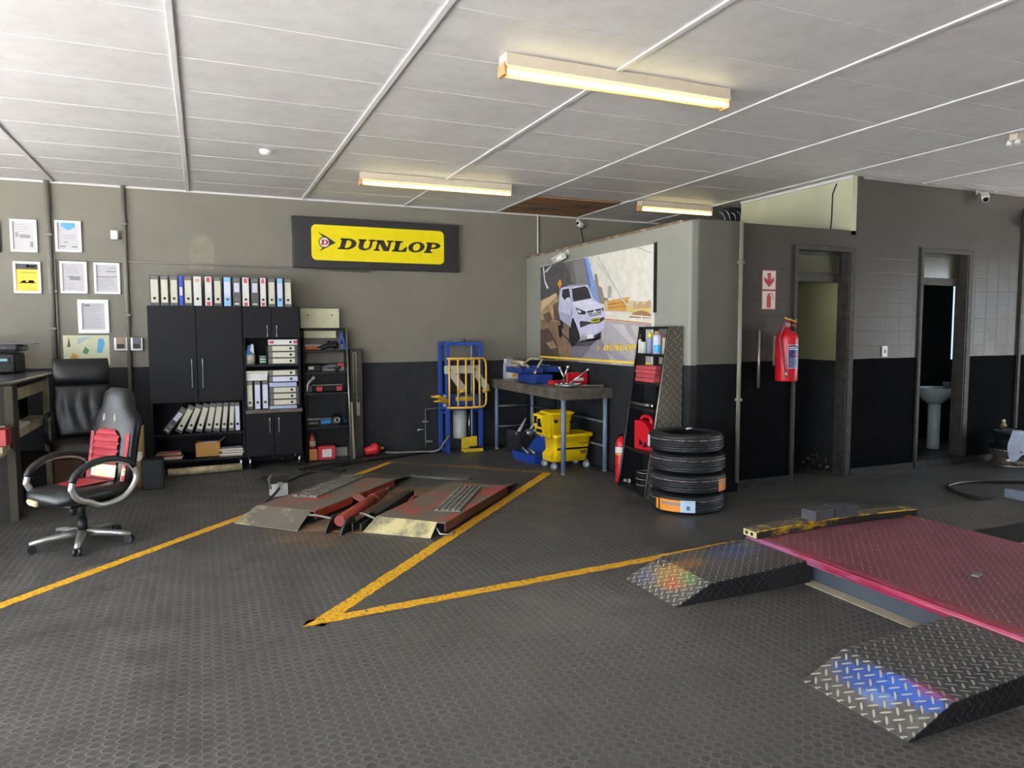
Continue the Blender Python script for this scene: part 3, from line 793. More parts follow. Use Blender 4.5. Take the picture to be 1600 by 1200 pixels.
pxs = [(-.505, -.411, 'grey'), (-.405, -.318, 'grey'), (-.313, -.226, 'grey'), (-.222, -.178, 'blue'), (-.170, -.090, 'grey'), (-.082, .008, 'white'), (.030, .115, 'red'), (.123, .208, 'grey'),
       (.222, .307, 'sky'), (.318, .406, 'dark'), (.414, .497, 'red'), (.512, .592, 'dark'), (.600, .678, 'red'), (.690, .772, 'grey'), (.782, .860, 'sky'), (.868, .948, 'grey')]
for i, (a, c, k) in enumerate(pxs):
    z = 1.8425 if i < 15 else 1.8425
    file(k, round(c-a-.004, 2), ((a+c)/2, CYF+.02+.004*(i % 3), z), (0, 0, 0), '%s, %s from the left on top of the cupboards' % (desc[k], ordinal(i)), 'files in the row on top of the cupboards')
# nine on the open shelf, leaning more to the left end
xs = [-.31, -.185, -.085, .010, .095, .168, .236, .298, .352]
an = [38, 28, 22, 17, 12, 8.5, 6, 3.5, 0]
for i in range(9):
    k = 'dark' if i == 0 else ('pale' if i == 8 else 'grey')
    a = rad(an[i]); w = .07 if i < 6 else .055
    x = -.52+.115+ (0 if i == 0 else [0, .125, .23, .33, .425, .51, .59, .667, .737][i])
    lift = .036*sin(a)
    file(k, w, (x, CYF+.06, .449+lift*.98), (0, a, 0), '%s, %s from the left on the shelf under the tall doors' % ({'dark': 'darkest leaning file', 'pale': 'upright lilac white file', 'grey': 'leaning grey capped file'}[k], ordinal(i)), 'files leaning on the shelf of the tall cupboard')
# three upright on the worktop
for i in range(3):
    file('grey' if i == 0 else 'pale', .07, (.468+.083*i, CYF+.05, .682), (0, 0, 0), '%s of three upright files under the white tray' % ('cream left one', 'lilac middle one', 'lilac right one')[i], 'upright files on the worktop')
# lying stacks: spine turned on its side
def lying(kind, z, label, dx=0):
    return file(kind, .07, (1.0+dx*.5, CYF+.04, z+.036), (0, rad(-90), 0), label, 'files lying in two piles in the narrow cupboard')
for i in range(4):
    lying('red' if i == 3 else 'grey', 1.191+.0715*i, '%s in the upper lying pile, %s' % ('red marked white file' if i == 3 else 'grey capped file', ('lowest of four', 'second from its bottom', 'third from its bottom', 'topmost of four')[i]), .004*(i % 2))
M_BLUEP = mat('bluish_paper', '#b9c3e4', .6, var=.1)
def papers(x, z, h, label, w=.30):
    b = MB()
    for i in range(max(1, int(h/.008))):
        q = random.uniform(-.006, .006); b.box(-w/2+q, w/2+q, 0, .22, i*.008, i*.008+.0068)
    o = b.obj('paper_stack', M_BLUEP, None, (x, CYF+.05, z)); tag(o, label, 'papers', 'stacks of bluish papers in the narrow cupboard')
papers(.832, .6815, .032, 'bluish stack of paper lying on the speckled worktop')
for i in range(3): lying('grey', .716+.0715*i, 'grey capped file in the lower lying pile, %s' % ('just above the worktop papers', 'second above the worktop papers', 'third, directly under the loose paper bundle')[i], .008)
papers(.835, .932, .048, 'bluish bundle of paper in the middle of the lower file pile')
for i in range(2): lying('pale' if i == 0 else 'grey', .984+.0715*i, '%s in the lower lying pile, above the paper bundle' % ('lilac file', 'grey capped topmost file')[i], 0)
t = thing('storage_tray', 'white lidded plastic tray resting on three upright files', 'tray', (.545, CYF+.05, 1.009))
MB().prism([(-.115, 0), (.115, 0), (.122, .08), (-.122, .08)], 0, .26, 'y').obj('box', M_WPL, t)
MB().box(-.13, .13, -.012, .27, .081, .108, b=.006).obj('lid', mat('cream_lid', '#d2cdb8', .5), t)
MB().lathe([(.013, -.002), (.016, -.002), (.016, .001)], 16).obj('logo_ring', flat('#8fa6c6'), t).matrix_local = TR(.06, -.002, .04, rad(90))
t = thing('plastic_jar', 'clear plastic jar with a blue packet in it on the cupboard shelf', 'jar', (.485, CYF+.10, 1.1905))
MB().lathe([(0, .004), (.058, .004), (.062, .11), (.056, .112), (.05, .01)], 20).obj('jar', mat('cloudy_plastic', '#a9a297', .3), t)
MB().prism([(-.05, .10), (.045, .10), (.035, .225), (-.02, .215)], -.02, .02, 'y').obj('packet', flat('#2d6fae'), t)
MB().prism([(.0, .16), (.045, .12), (.04, .228), (.015, .232)], -.025, .0, 'y').obj('tissue', M_PAPER, t)
t = thing('desk_calculator', 'small black calculator with pale keys standing on the cupboard shelf', 'calculator', (.622, CYF+.07, 1.1905))
MB().box(-.042, .042, 0, .03, 0, .105, b=.004).obj('case', M_DARK, t)
b = MB()
for r in range(2):
    for c in range(3): b.box(-.03+.022*c, -.014+.022*c, -.004, .001, .02+.03*r, .04+.03*r)
b.obj('keypad', flat('#a9c7b6'), t)
MB().box(-.03, .03, -.003, .001, .082, .095).obj('display', flat('#7d8b84'), t)
# bottom shelf of the tall cupboard
def mags(x, label, n, cols, w=.26, d=.2):
    b = MB()
    for i in range(n):
        q = random.uniform(-.02, .02); b.box(-w/2+q, w/2+q, 0, d, i*.014, i*.014+.012, i % len(cols))
    o = b.obj('magazine_pile', cols, None, (x, CYF+.06, .166)); tag(o, label, 'papers'); return o
for i, (lab, c, w_) in enumerate((('lowest cream magazine', M_CREAM, .28), ('white magazine second from the bottom', M_PAPER, .26), ('brown covered magazine in the middle', M_CARD, .27), ('red magazine second from the top', flat('#a23b44'), .25), ('cream magazine on top', M_CREAM, .24))):
    o = MB().box(-w_/2, w_/2, 0, .2, 0, .0125).obj('magazine', c, None, (-.38+.012*(i % 3-1), CYF+.06, .1655+.014*i), rad(3*(i % 3-1)))
    tag(o, lab+' of the untidy pile on the lowest cupboard shelf', 'magazine', 'magazines on the lowest cupboard shelf')
o = MB().prism([(-.09, 0), (.06, .02), (.075, .09), (-.04, .10)], 0, .012, 'z').obj('red_booklet', flat('#a8313f'), None, (-.33, CYF+.05, .2385)); tag(o, 'red booklet lying on the magazine pile', 'booklet')
mags(.27, 'neat pile of pale papers at the right of the lowest shelf', 6, [M_CREAM, M_PAPER], .24)
t = thing('open_carton', 'small open cardboard carton on the lowest shelf', 'box', (.015, CYF+.10, .166))
b = MB().box(-.13, .13, 0, .006, 0, .16).box(-.13, .13, .18, .186, 0, .16).box(-.13, -.124, 0, .186, 0, .16).box(.124, .13, 0, .186, 0, .16).box(-.13, .13, 0, .186, 0, .006); b.obj('carton', mat('tan_carton', '#b98a48', .8), t)
MB().put([(.13, 0, .16), (.13, .18, .16), (.19, .18, .215), (.19, 0, .215)], [[0, 1, 2, 3]]).obj('flap', M_CARD, t)
MB().box(-.07, .10, .03, .15, .1, .165).obj('contents', M_PAPER, t)
b = MB(); b.tube([(-.39, 0, 0), (.36, .06, 0)], .042, 16); o = b.obj('rolled_chart', mat('grubby_roll', '#bcb190', .7, col2='#8f8264', vscale=12), None, (0, 8.5, .043)); tag(o, 'rolled cream chart lying on the floor under the tall cupboard', 'roll')

# ------------------------------------------------------------------ steel rack of tools, with tapered sides
M_RACK = mat('rack_black_steel', '#1c1d1f', .42, .2, var=.25, vscale=14)
M_EDGE = mat('bare_steel_edge', '#a09d94', .35, .8)
RX0, RX1, RB = 1.095, 1.625, 9.07
def ryf(z): return 8.70+.21*(z/1.6)
t = thing('tool_rack', 'narrow black steel tool rack with tapering sides beside the cupboards', 'rack', ((RX0+RX1)/2, 8.9, 0))
def loc_(x, y, z): return (x-(RX0+RX1)/2, y-8.9, z)
for x in (RX0, RX1-.012):
    MB().prism([(ryf(0)-8.9, 0), (RB-8.9, 0), (RB-8.9, 1.6), (ryf(1.6)-8.9, 1.6)], x-(RX0+RX1)/2, x+.012-(RX0+RX1)/2, 'x').obj('side_panel', M_RACK, t)
    MB().tube([loc_(x+.006, ryf(0), .0), loc_(x+.006, ryf(1.6), 1.6)], .012, 6).obj('front_post', M_EDGE if x > 1.3 else M_RACK, t)
for z in (.025, .425, .83, 1.075, 1.34):
    MB().box(RX0+.012-1.36, RX1-.012-1.36, ryf(z)-8.9+.002, RB-8.9, z-.028, z, b=.002).obj('shelf', M_RACK, t)
MB().box(RX0-1.36, RX1-1.36, ryf(1.6)-8.9, RB-8.9, 1.575, 1.605).obj('top_rail', M_RACK, t)
MB().box(RX0+.012-1.36, RX1-.012-1.36, RB-.012-8.9, RB-8.9, .0, 1.05).obj('back_sheet', M_RACK, t)
for z in (.46, .86, 1.10, 1.37): MB().box(RX0+.02-1.36, RX1-.02-1.36, RB-.03-8.9, RB-.016-8.9, z-.03, z+.035).obj('back_strip', M_ALU, t)
b = MB().box(-.225, .235, -.01, .008, 0, .235, b=.003)
t2 = thing('cream_board', 'cream painted board with two screw holes on top of the tool rack', 'board', (1.31, 8.96, 1.606))
b.obj('board', mat('cream_sheet', '#d3d2ae', .5), t2); MB().box(-.225, .19, -.012, .008, -.12, -.035).obj('lower_strip', MATS['cream_sheet'], t2)
for x in (-.14, .15): MB().cyl((x, -.014, .155), (x, -.009, .155), .009, 10).obj('screw', M_DARK, t2)
# tools on the rack
def tool(name, label, cat, x, z, y=None):
    return thing(name, label, cat, (x, (ryf(z)+.10) if y is None else y, z+.001))
t = tool('caulk_gun', 'orange handled tool on the top rack shelf', 'tool', 1.20, 1.34)
MB().box(-.07, .08, -.03, .03, 0, .045, b=.012).obj('body', flat('#c8702c'), t); MB().tube([(.07, 0, .03), (.12, .01, .03)], .008).obj('nozzle', M_DARK, t)
t = tool('power_sander', 'black power tool with a blue cord on the top rack shelf', 'power tool', 1.45, 1.34)
MB().tube(bez([(-.13, 0, .02), (-.03, -.01, .05), (.08, 0, .04)], 5), .03, 12).ball((.04, 0, .055), .05, (1, .8, 1)).obj('body', M_DARK, t)
MB().tube([(-.0, 0, .05), (-.04, -.02, .10)], .02, 10).obj('handle', M_DARK, t)
MB().tube(bez([(.08, 0, .06), (.12, -.02, .14), (.12, -.02, .2), (.14, -.06, .10), (.15, -.10, .035), (.10, -.10, .01)], 6), .011, 8).obj('cord', flat('#2457b4'), t)
t = tool('battery_charger', 'black battery charger with a white label on the second rack shelf', 'charger', 1.22, 1.075)
MB().box(-.09, .09, -.05, .05, 0, .085, b=.01).obj('case', M_DARK, t); MB().box(-.06, .0, -.053, -.049, .03, .065).obj('label', M_PAPER, t)
t = tool('cordless_drill', 'grey and red cordless drill on the second rack shelf', 'drill', 1.46, 1.075)
MB().tube([(-.13, 0, .06), (-.09, 0, .06), (-.05, 0, .065), (.09, 0, .065)], .03, 12, rs=[.012, .02, .032, .034]).obj('body', mat('drill_grey', '#55565a', .4), t)
MB().box(.02, .06, -.02, .02, 0, .05, b=.008).obj('grip', M_DARK, t); MB().box(.05, .13, -.035, .035, .06, .10, b=.01).obj('battery', flat('#b03138'), t)
t = tool('spray_nozzle', 'pale grey spray gun at the left of the third rack shelf', 'spray gun', 1.16, .83)
MB().tube(bez([(-.02, 0, .0), (-.01, 0, .10), (.04, 0, .16)], 5), .025, 10).ball((.05, 0, .17), .035).obj('body', M_ALU, t)
t = tool('impact_tool', 'long black tool with two red squares on the third rack shelf', 'tool', 1.385, .83)
MB().box(-.19, .19, -.045, .045, .004, .075, b=.015).obj('body', M_DARK, t); MB().box(-.19, .17, -.04, .04, .076, .092, b=.004).obj('top_bar', M_GREYPIPE, t)
for x in (-.11, .13): MB().box(x-.035, x+.035, -.05, -.044, .01, .065, b=.004).obj('red_badge', flat('#b83a45'), t)
t = tool('clamp_block', 'flat black tool box left of the blue grinder on the rack', 'tool', 1.20, .425)
MB().box(-.085, .075, -.04, .04, 0, .06, b=.006).obj('body', M_DARK, t); MB().box(-.06, .05, -.042, -.039, .03, .045).obj('stripe', flat('#7a7338'), t)
t = tool('angle_grinder', 'blue sander with round black disc on the fourth rack shelf', 'power tool', 1.43, .425)
MB().tube([(-.15, 0, .04), (-.04, 0, .045), (.05, 0, .05), (.16, 0, .04)], .03, 12, rs=[.035, .03, .034, .03]).obj('body', flat('#2f6fb0', .4), t)
b = MB().lathe([(0, -.012), (.075, -.008), (.078, .004), (.05, .012), (0, .012)], 24); d = b.obj('disc', M_DARK, t); d.matrix_local = TR(.04, -.045, .06, rad(70))
b = MB().lathe([(.02, .012), (.034, .012), (.034, .016), (.02, .016)], 20, closed=True); r = b.obj('ring', M_ALU, d)
t = tool('small_fire_extinguisher', 'small red bottle with a pale label at the bottom of the rack', 'bottle', 1.17, .025)
MB().lathe([(0, .13), (.04, .13), (.045, .15), (.045, .26), (.03, .29), (.016, .30), (.016, .32), (0, .32)], 18).obj('body', mat('deep_red', '#8c2630', .4), t)
MB().lathe([(.0456, .17), (.0456, .23)], 10, a0=-2.4, a1=-.7).obj('label', M_CREAM, t)
MB().box(-.045, .05, -.05, .05, 0, .13, b=.003).obj('stand', mat('orange_carton', '#c0803a', .7), t)
t = tool('parts_box', 'red parts box with a white label at the bottom of the rack', 'box', 1.33, .025)
MB().box(-.10, .10, -.07, .07, 0, .16, b=.004).obj('carton', mat('red_carton', '#b32a34', .55), t); MB().box(-.055, .055, -.073, -.069, .03, .125).obj('label', M_PAPER, t)
o = MB().box(-.10, .09, -.03, .03, 0, .11, b=.003).obj('steel_channel', M_ALU, None, (1.515, 8.93, .026)); tag(o, 'grey steel channel at the bottom right of the rack', 'channel')
# leaning panel and strips
M_PANEL = mat('old_panel', '#3c3a35', .5, col2='#2d2c29')
t = thing('roller_panel', 'tall dark cabinet panel leaning by the rack with a pale label', 'panel', (1.735, 8.98, 0))
b = MB().box(-.075, .075, -.06, .09, 0, 1.345, b=.006); b.obj('panel', M_PANEL, t)
MB().box(-.04, -.034, -.064, -.059, .80, 1.30).box(-.04, -.0, -.064, -.059, 1.296, 1.302).box(-.004, .002, -.064, -.059, .55, 1.30).obj('groove_trim', M_CREAM, t)
MB().box(.0, .035, -.066, -.059, .52, .68).obj('label', M_CREAM, t)
o = MB().box(-.02, .02, -.008, .008, 0, .70).obj('skirting_offcut', mat('cream_timber', '#bdb592', .6), None, (1.66, 8.80, 0)); tag(o, 'cream timber strip standing upright beside the dark panel', 'strip'); o.rotation_euler = (rad(-2), rad(-1.5), 0)
# layers of the printed poster: colour, outline (u left to right, v bottom to top)
POSTER_ART = [
('8a7059',[(0,0.63),(0.2,0.61),(0.42,0.3),(0.30,0.2),(0.27,0.02),(0,0.01)]),
('6f6d6f',[(0.001,0.994),(0.448,0.998),(0.48,0.887),(0.533,0.671),(0.595,0.557),(0.327,0.486),(0.001,0.58)]),
('575457',[(0.001,0.994),(0.266,0.993),(0.349,0.772),(0.243,0.68),(0.001,0.631)]),
('7d7a78',[(0.348,0.989),(0.448,0.993),(0.512,0.717),(0.449,0.737),(0.383,0.745)]),
('b2966f',[(0.001,0.631),(0.182,0.699),(0.201,0.613),(0.22,0.396),(0.001,0.403)]),
('cdb48d',[(0.012,0.617),(0.175,0.693),(0.188,0.662),(0.066,0.563),(0.001,0.504)]),
('8a7059',[(0.001,0.428),(0.22,0.396),(0.256,0.312),(0.351,0.184),(0.328,-0.003),(0.001,-0.016)]),
('5b4b42',[(0.001,0.314),(0.092,0.338),(0.183,0.192),(0.22,0.037),(0.145,-0.011),(0.001,-0.016)]),
('a88a6c',[(0.066,0.176),(0.145,0.203),(0.183,0.131),(0.119,0.117)]),
('6b574b',[(0.144,0.569),(0.207,0.613),(0.22,0.396),(0.157,0.423)]),
('6f5c4e',[(0.032,0.477),(0.105,0.511),(0.144,0.423),(0.079,0.376)]),
('7f98c8',[(0.448,0.994),(0.513,0.993),(0.553,0.777),(0.594,0.568),(0.534,0.584),(0.502,0.719),(0.481,0.832)]),
('5a6ca0',[(0.443,0.993),(0.464,0.993),(0.518,0.717),(0.491,0.731)]),
('c9d3e6',[(0.49,0.993),(0.513,0.993),(0.553,0.777),(0.543,0.768)]),
('8d7f77',[(0.548,0.826),(0.565,0.831),(0.575,0.795),(0.584,0.719),(0.613,0.694),(0.629,0.608),(0.662,0.594),(0.663,0.531),(0.595,0.557),(0.564,0.722),(0.551,0.756)]),
('a9a29c',[(0.66,0.699),(0.676,0.707),(0.69,0.695),(0.691,0.601),(0.66,0.594)]),
('cdbd9e',[(0.634,0.575),(0.835,0.558),(0.982,0.535),(0.982,0.449),(0.634,0.48)]),
('c99a4e',[(0.658,0.573),(0.83,0.593),(0.805,0.47),(0.659,0.489)]),
('a9743a',[(0.668,0.546),(0.817,0.56),(0.813,0.547),(0.668,0.53)]),
('a9743a',[(0.668,0.515),(0.809,0.524),(0.806,0.513),(0.668,0.501)]),
('d6c27c',[(0.809,0.5),(0.982,0.516),(0.982,0.449),(0.809,0.459)]),
('b99d78',[(0.856,0.536),(0.868,0.555),(0.877,0.515),(0.902,0.542),(0.918,0.551),(0.93,0.511),(0.958,0.547),(0.977,0.555),(0.981,0.488),(0.856,0.486)]),
('9a7352',[(0.827,0.414),(0.857,0.457),(0.911,0.471),(0.959,0.456),(0.981,0.436),(0.981,0.402)]),
('d3955d',[(0.639,0.416),(0.983,0.364),(0.984,0.326),(0.64,0.395)]),
('a8a2a6',[(0.595,0.407),(0.984,0.355),(0.987,-0.014),(0.305,0.001),(0.351,0.184)]),
('8b8490',[(0.351,0.184),(0.596,0.277),(0.695,-0.006),(0.305,0.001)]),
('c4bec0',[(0.693,0.361),(0.784,0.359),(0.871,0.199),(0.837,0.197)]),
('beb6b2',[(0.836,0.348),(0.952,0.341),(0.969,0.182),(0.921,0.18)]),
('6f6a78',[(0.305,0.001),(0.351,0.184),(0.451,0.221),(0.515,0.144),(0.408,-0.002)]),
('95909a',[(0.617,0.148),(0.675,0.193),(0.873,-0.005),(0.786,-0.008)]),
('cfcfcd',[(0.532,0.992),(0.544,0.991),(0.817,0.519),(0.809,0.515)]),
('c2c2c0',[(0.568,0.988),(0.582,0.988),(0.786,0.562),(0.776,0.558)]),
('b5b3ae',[(0.873,1.004),(0.89,1.001),(0.979,0.932),(0.98,0.923)]),
('d8d8d6',[(0.592,0.969),(0.596,0.969),(0.662,0.699),(0.656,0.699)]),
('ebe7df',[(0.642,0.469),(0.983,0.417),(0.983,0.407),(0.642,0.458)]),
('ebe7df',[(0.642,0.431),(0.983,0.378),(0.983,0.368),(0.642,0.421)]),
('ebe7df',[(0.738,0.458),(0.745,0.458),(0.746,0.412),(0.738,0.412)]),
('ebe7df',[(0.818,0.447),(0.825,0.446),(0.825,0.398),(0.819,0.399)]),
('ebe7df',[(0.915,0.432),(0.921,0.431),(0.922,0.38),(0.915,0.38)]),
('e9edf2',[(0.032,0.986),(0.045,0.986),(0.059,0.848),(0.099,0.757),(0.079,0.747),(0.05,0.825)]),
('e9edf2',[(0.124,0.985),(0.133,0.983),(0.085,0.931),(0.045,0.918),(0.045,0.927)]),
('dd9f37',[(0.194,0.787),(0.221,0.831),(0.243,0.781),(0.219,0.737)]),
('b8862f',[(0.209,0.785),(0.221,0.808),(0.231,0.782),(0.22,0.76)]),
('9c9892',[(0.215,0.742),(0.222,0.741),(0.223,0.658),(0.215,0.659)]),
('4a4550',[(0.195,0.325),(0.362,0.184),(0.515,0.222),(0.597,0.223),(0.616,0.256),(0.515,0.156),(0.351,0.155)]),
('2f2e33',[(0.219,0.504),(0.25,0.467),(0.256,0.324),(0.226,0.337)]),
('2c2b30',[(0.333,0.416),(0.361,0.438),(0.406,0.368),(0.424,0.22),(0.385,0.185),(0.345,0.254)]),
('232227',[(0.546,0.277),(0.616,0.321),(0.606,0.246),(0.566,0.228)]),
('c9c7e2',[(0.231,0.741),(0.332,0.751),(0.491,0.737),(0.539,0.605),(0.595,0.557),(0.629,0.512),(0.642,0.448),(0.635,0.331),(0.545,0.283),(0.418,0.272),(0.384,0.369),(0.35,0.45),(0.327,0.347),(0.226,0.42),(0.207,0.516),(0.213,0.648)]),
('dcdcee',[(0.332,0.59),(0.513,0.602),(0.595,0.551),(0.629,0.517),(0.482,0.489),(0.383,0.529)]),
('e6e6f2',[(0.35,0.577),(0.492,0.587),(0.554,0.56),(0.428,0.537)]),
('34333a',[(0.34,0.716),(0.465,0.729),(0.492,0.709),(0.525,0.608),(0.361,0.59),(0.347,0.646)]),
('2f2e35',[(0.249,0.721),(0.314,0.725),(0.328,0.636),(0.326,0.591),(0.267,0.619),(0.241,0.657)]),
('b1b0c8',[(0.328,0.741),(0.34,0.741),(0.356,0.588),(0.34,0.587)]),
('8f8da6',[(0.303,0.764),(0.46,0.746),(0.47,0.736),(0.314,0.746)]),
('d6d5ea',[(0.282,0.629),(0.315,0.64),(0.332,0.613),(0.32,0.585),(0.285,0.596)]),
('a8a7c4',[(0.332,0.555),(0.35,0.485),(0.327,0.347),(0.226,0.42),(0.219,0.504)]),
('cac9e3',[(0.225,0.611),(0.332,0.555),(0.333,0.462),(0.225,0.503)]),
('33323a',[(0.381,0.534),(0.477,0.484),(0.471,0.458),(0.406,0.465)]),
('33323a',[(0.617,0.518),(0.632,0.511),(0.629,0.48),(0.617,0.491)]),
('dfe3ef',[(0.395,0.514),(0.434,0.493),(0.428,0.475),(0.404,0.482)]),
('3a3941',[(0.482,0.489),(0.61,0.508),(0.613,0.454),(0.514,0.437)]),
('b9bac6',[(0.487,0.471),(0.61,0.489),(0.611,0.481),(0.493,0.46)]),
('b9bac6',[(0.498,0.452),(0.611,0.471),(0.612,0.462),(0.505,0.443)]),
('d9dbe4',[(0.534,0.462),(0.555,0.501),(0.575,0.467),(0.563,0.467),(0.555,0.485),(0.547,0.463)]),
('3d3c45',[(0.429,0.401),(0.514,0.387),(0.634,0.431),(0.64,0.405),(0.595,0.374),(0.504,0.365),(0.429,0.334),(0.417,0.379)]),
('a9ad3a',[(0.521,0.418),(0.598,0.428),(0.599,0.387),(0.524,0.374)]),
('4c5030',[(0.535,0.407),(0.591,0.414),(0.591,0.4),(0.537,0.392)]),
('b7b6d2',[(0.418,0.272),(0.545,0.283),(0.635,0.331),(0.631,0.309),(0.546,0.255),(0.429,0.26)]),
('eae8e6',[(0.483,0.266),(0.54,0.277),(0.546,0.233),(0.494,0.228)]),
('f0cf3e',[(0.001,0.038),(0.856,0.038),(0.856,0.021),(0.001,0.018)]),
('f0cf3e',[(0.001,0.038),(0.986,0.041),(0.987,0.024),(0.001,0.018)]),
('232227',[(0.205,0.36),(0.235,0.36),(0.25,0.27),(0.235,0.235),(0.215,0.25)]),
('232227',[(0.315,0.33),(0.345,0.34),(0.375,0.26),(0.38,0.17),(0.35,0.14),(0.32,0.2)])]
# ------------------------------------------------------------------ slab-serif lettering
def ell(cx, cy, rx, ry, a0, a1, n=14):
    return [(cx+rx*cos(rad(a0+(a1-a0)*i/n)), cy+ry*sin(rad(a0+(a1-a0)*i/n))) for i in range(n+1)]
def band(o, i):      # quads between two equally sampled outlines
    return [[o[k], o[k+1], i[k+1], i[k]] for k in range(len(o)-1)]
def R_(a, b, c, d): return [[(a, c), (b, c), (b, d), (a, d)]]
S1 = .15
GL = {
 'D': (1.16, R_(.10, .44, 0, 1)+R_(0, .60, 0, S1)+R_(0, .60, 1-S1, 1)+band(ell(.55, .5, .60, .5, 90, -90), ell(.55, .5, .26, .5-S1, 90, -90))),
 'U': (1.16, R_(.10, .44, .34, 1)+R_(0, .54, 1-S1, 1)+R_(.82, 1.0, .34, 1)+R_(.70, 1.16, 1-S1, 1)+band(ell(.55, .36, .45, .37, 180, 360), ell(.63, .36, .19, .20, 180, 360))),
 'N': (1.22, R_(.10, .28, 0, 1)+R_(0, .42, 0, S1)+R_(0, .36, 1-S1, 1)+[[(.10, 1), (.50, 1), (1.06, 0), (.68, 0)]]+R_(.88, 1.06, 0, 1)+R_(.74, 1.20, 1-S1, 1)),
 'L': (1.02, R_(.10, .44, 0, 1)+R_(0, .60, 1-S1, 1)+R_(0, 1.0, 0, S1)+[[(.66, S1), (1.0, S1), (1.0, .46), (.90, .46)]]),
 'O': (1.16, band(ell(.58, .5, .58, .5, 0, 360, 28), ell(.58, .5, .25, .5-S1, 0, 360, 28))),
 'P': (1.10, R_(.10, .44, 0, 1)+R_(0, .60, 0, S1)+R_(0, .55, 1-S1, 1)+band(ell(.54, .69, .54, .31, 90, -90), ell(.54, .69, .20, .31-S1, 90, -90))+R_(.3, .55, .38, .38+S1)),
}
def word(txt, W, H, shear=.30, gap=.05):
    tot = sum(GL[c][0] for c in txt)+gap*(len(txt)-1); k = W/(tot*1.0); out = []; x = 0
    for c in txt:
        for p in GL[c][1]: out.append([(k*(x+q[0])+shear*H*(q[1]), H*q[1]) for q in p])
        x += GL[c][0]+gap
    return out
def arrow_logo(s):      # arrow head with ring; unit: height 1, tip on the right
    return [[(-.62, .80), (-.20, .42), (.10, .36), (.0, -.36), (-.22, -.40), (-.55, -.74), (-.05, -.46), (.28, -.26), (.78, 0), (.36, .28), (.02, .50)]], ell(0, 0, .37, .40, 0, 360, 28)[:-1]
# ------------------------------------------------------------------ yellow sign
M_SBLK = mat('sign_frame_black', '#2b2b2c', .45, var=.2, vscale=3)
M_SYEL = mat('sign_yellow', '#ecd900', .35, var=.05)
M_SINK = mat('sign_black_print', '#2b2428', .5, var=.03)
M_SWH = flat('#efece6'); M_SRED = flat('#cf2530')
t = thing('wall_sign', 'long black framed wall sign with a yellow panel and slanted black lettering', 'sign', (2.075, BY, 2.64))
MB().box(-1.05, 1.04, -.10, -.002, -.305, .305, b=.006).obj('casing', M_SBLK, t)
def rrect(x0, x1, z0, z1, r, n=6):
    P = []
    for cx, cz, a in ((x1-r, z1-r, 0), (x0+r, z1-r, 90), (x0+r, z0+r, 180), (x1-r, z0+r, 270)):
        P += [(cx+r*cos(rad(a+90*i/n)), cz+r*sin(rad(a+90*i/n))) for i in range(n+1)]
    return P
MB().prism(rrect(-.835, .837, -.212, .214, .06), -.106, -.099, 'y').obj('panel', M_SYEL, t)
b = MB()
for p in word('DUNLOP', 1.29, .134): b.prism([(-.525+q[0], -.072+q[1]) for q in p], -.108, -.1055, 'y')
b.obj('lettering', M_SINK, t)
ar, ring = arrow_logo(1)
b = MB(); sc = .152
LX = -.665
for p in ar: b.prism([(LX+q[0]*sc, .003+q[1]*sc) for q in p], -.108, -.1055, 'y', 0)
b.prism([(LX-.018+q[0]*sc*1.18, .003+q[1]*sc*1.12) for q in ring], -.1085, -.1055, 'y', 0)
b.prism([(LX-.018+q[0]*sc, .003+q[1]*sc*.95) for q in ring], -.1095, -.108, 'y', 1)
for p in GL['D'][1]: b.prism([(LX-.062+q[0]*.075+q[1]*.012, -.028+q[1]*.062) for q in p], -.1105, -.109, 'y', 2)
b.obj('emblem', [M_SINK, M_SWH, M_SRED], t)
# ------------------------------------------------------------------ poster on the partition
t = thing('wall_poster', 'large printed poster of a white off-road car between a hillside and a bridge', 'poster', (PX, 7.318, 1.803))
PY0, PY1, PZ0, PZ1 = 8.628, 6.01, 1.190, 2.416
W2, H2 = (PY0-PY1)/2, (PZ1-PZ0)/2
cols = ['e4dfd2']; b = MB()
b.box(-.008, -.001, -W2, W2, -H2, H2, 0)
def lay(pts, dx, m): b.put([(dx, W2-2*W2*min(1, max(0, u)), -H2+2*H2*min(1, max(0, v))) for u, v in pts], [list(range(len(pts)))], m)
for i, (c, pts) in enumerate(POSTER_ART):
    if c not in cols: cols.append(c)
    lay(pts, -.0083-.00012*i, cols.index(c))
cols.append('f0cf3e'); Y_ = len(cols)-1
for p in word('DUNLOP', .262, .056, shear=.22): lay([(.627+q[0]*.96, .122+.045*q[0]+q[1]) for q in p], -.0163, Y_)
for p in arrow_logo(1)[0]: lay([(.583+q[0]*.026, .148+q[1]*.038) for q in p], -.0163, Y_)
b.obj('print', [mat('print_'+c, '#'+c, .38, var=.38 if c in ('8a7059', '5b4b42', 'a88a6c', '6b574b', '6f5c4e', 'b2966f', '575457', '6f6d6f') else .14, vscale=9) for c in cols], t)
MB().box(-.022, -.0005, -W2-.03, -W2-.002, -H2+.55, H2+.01).obj('edge_strip', M_DARK, t)
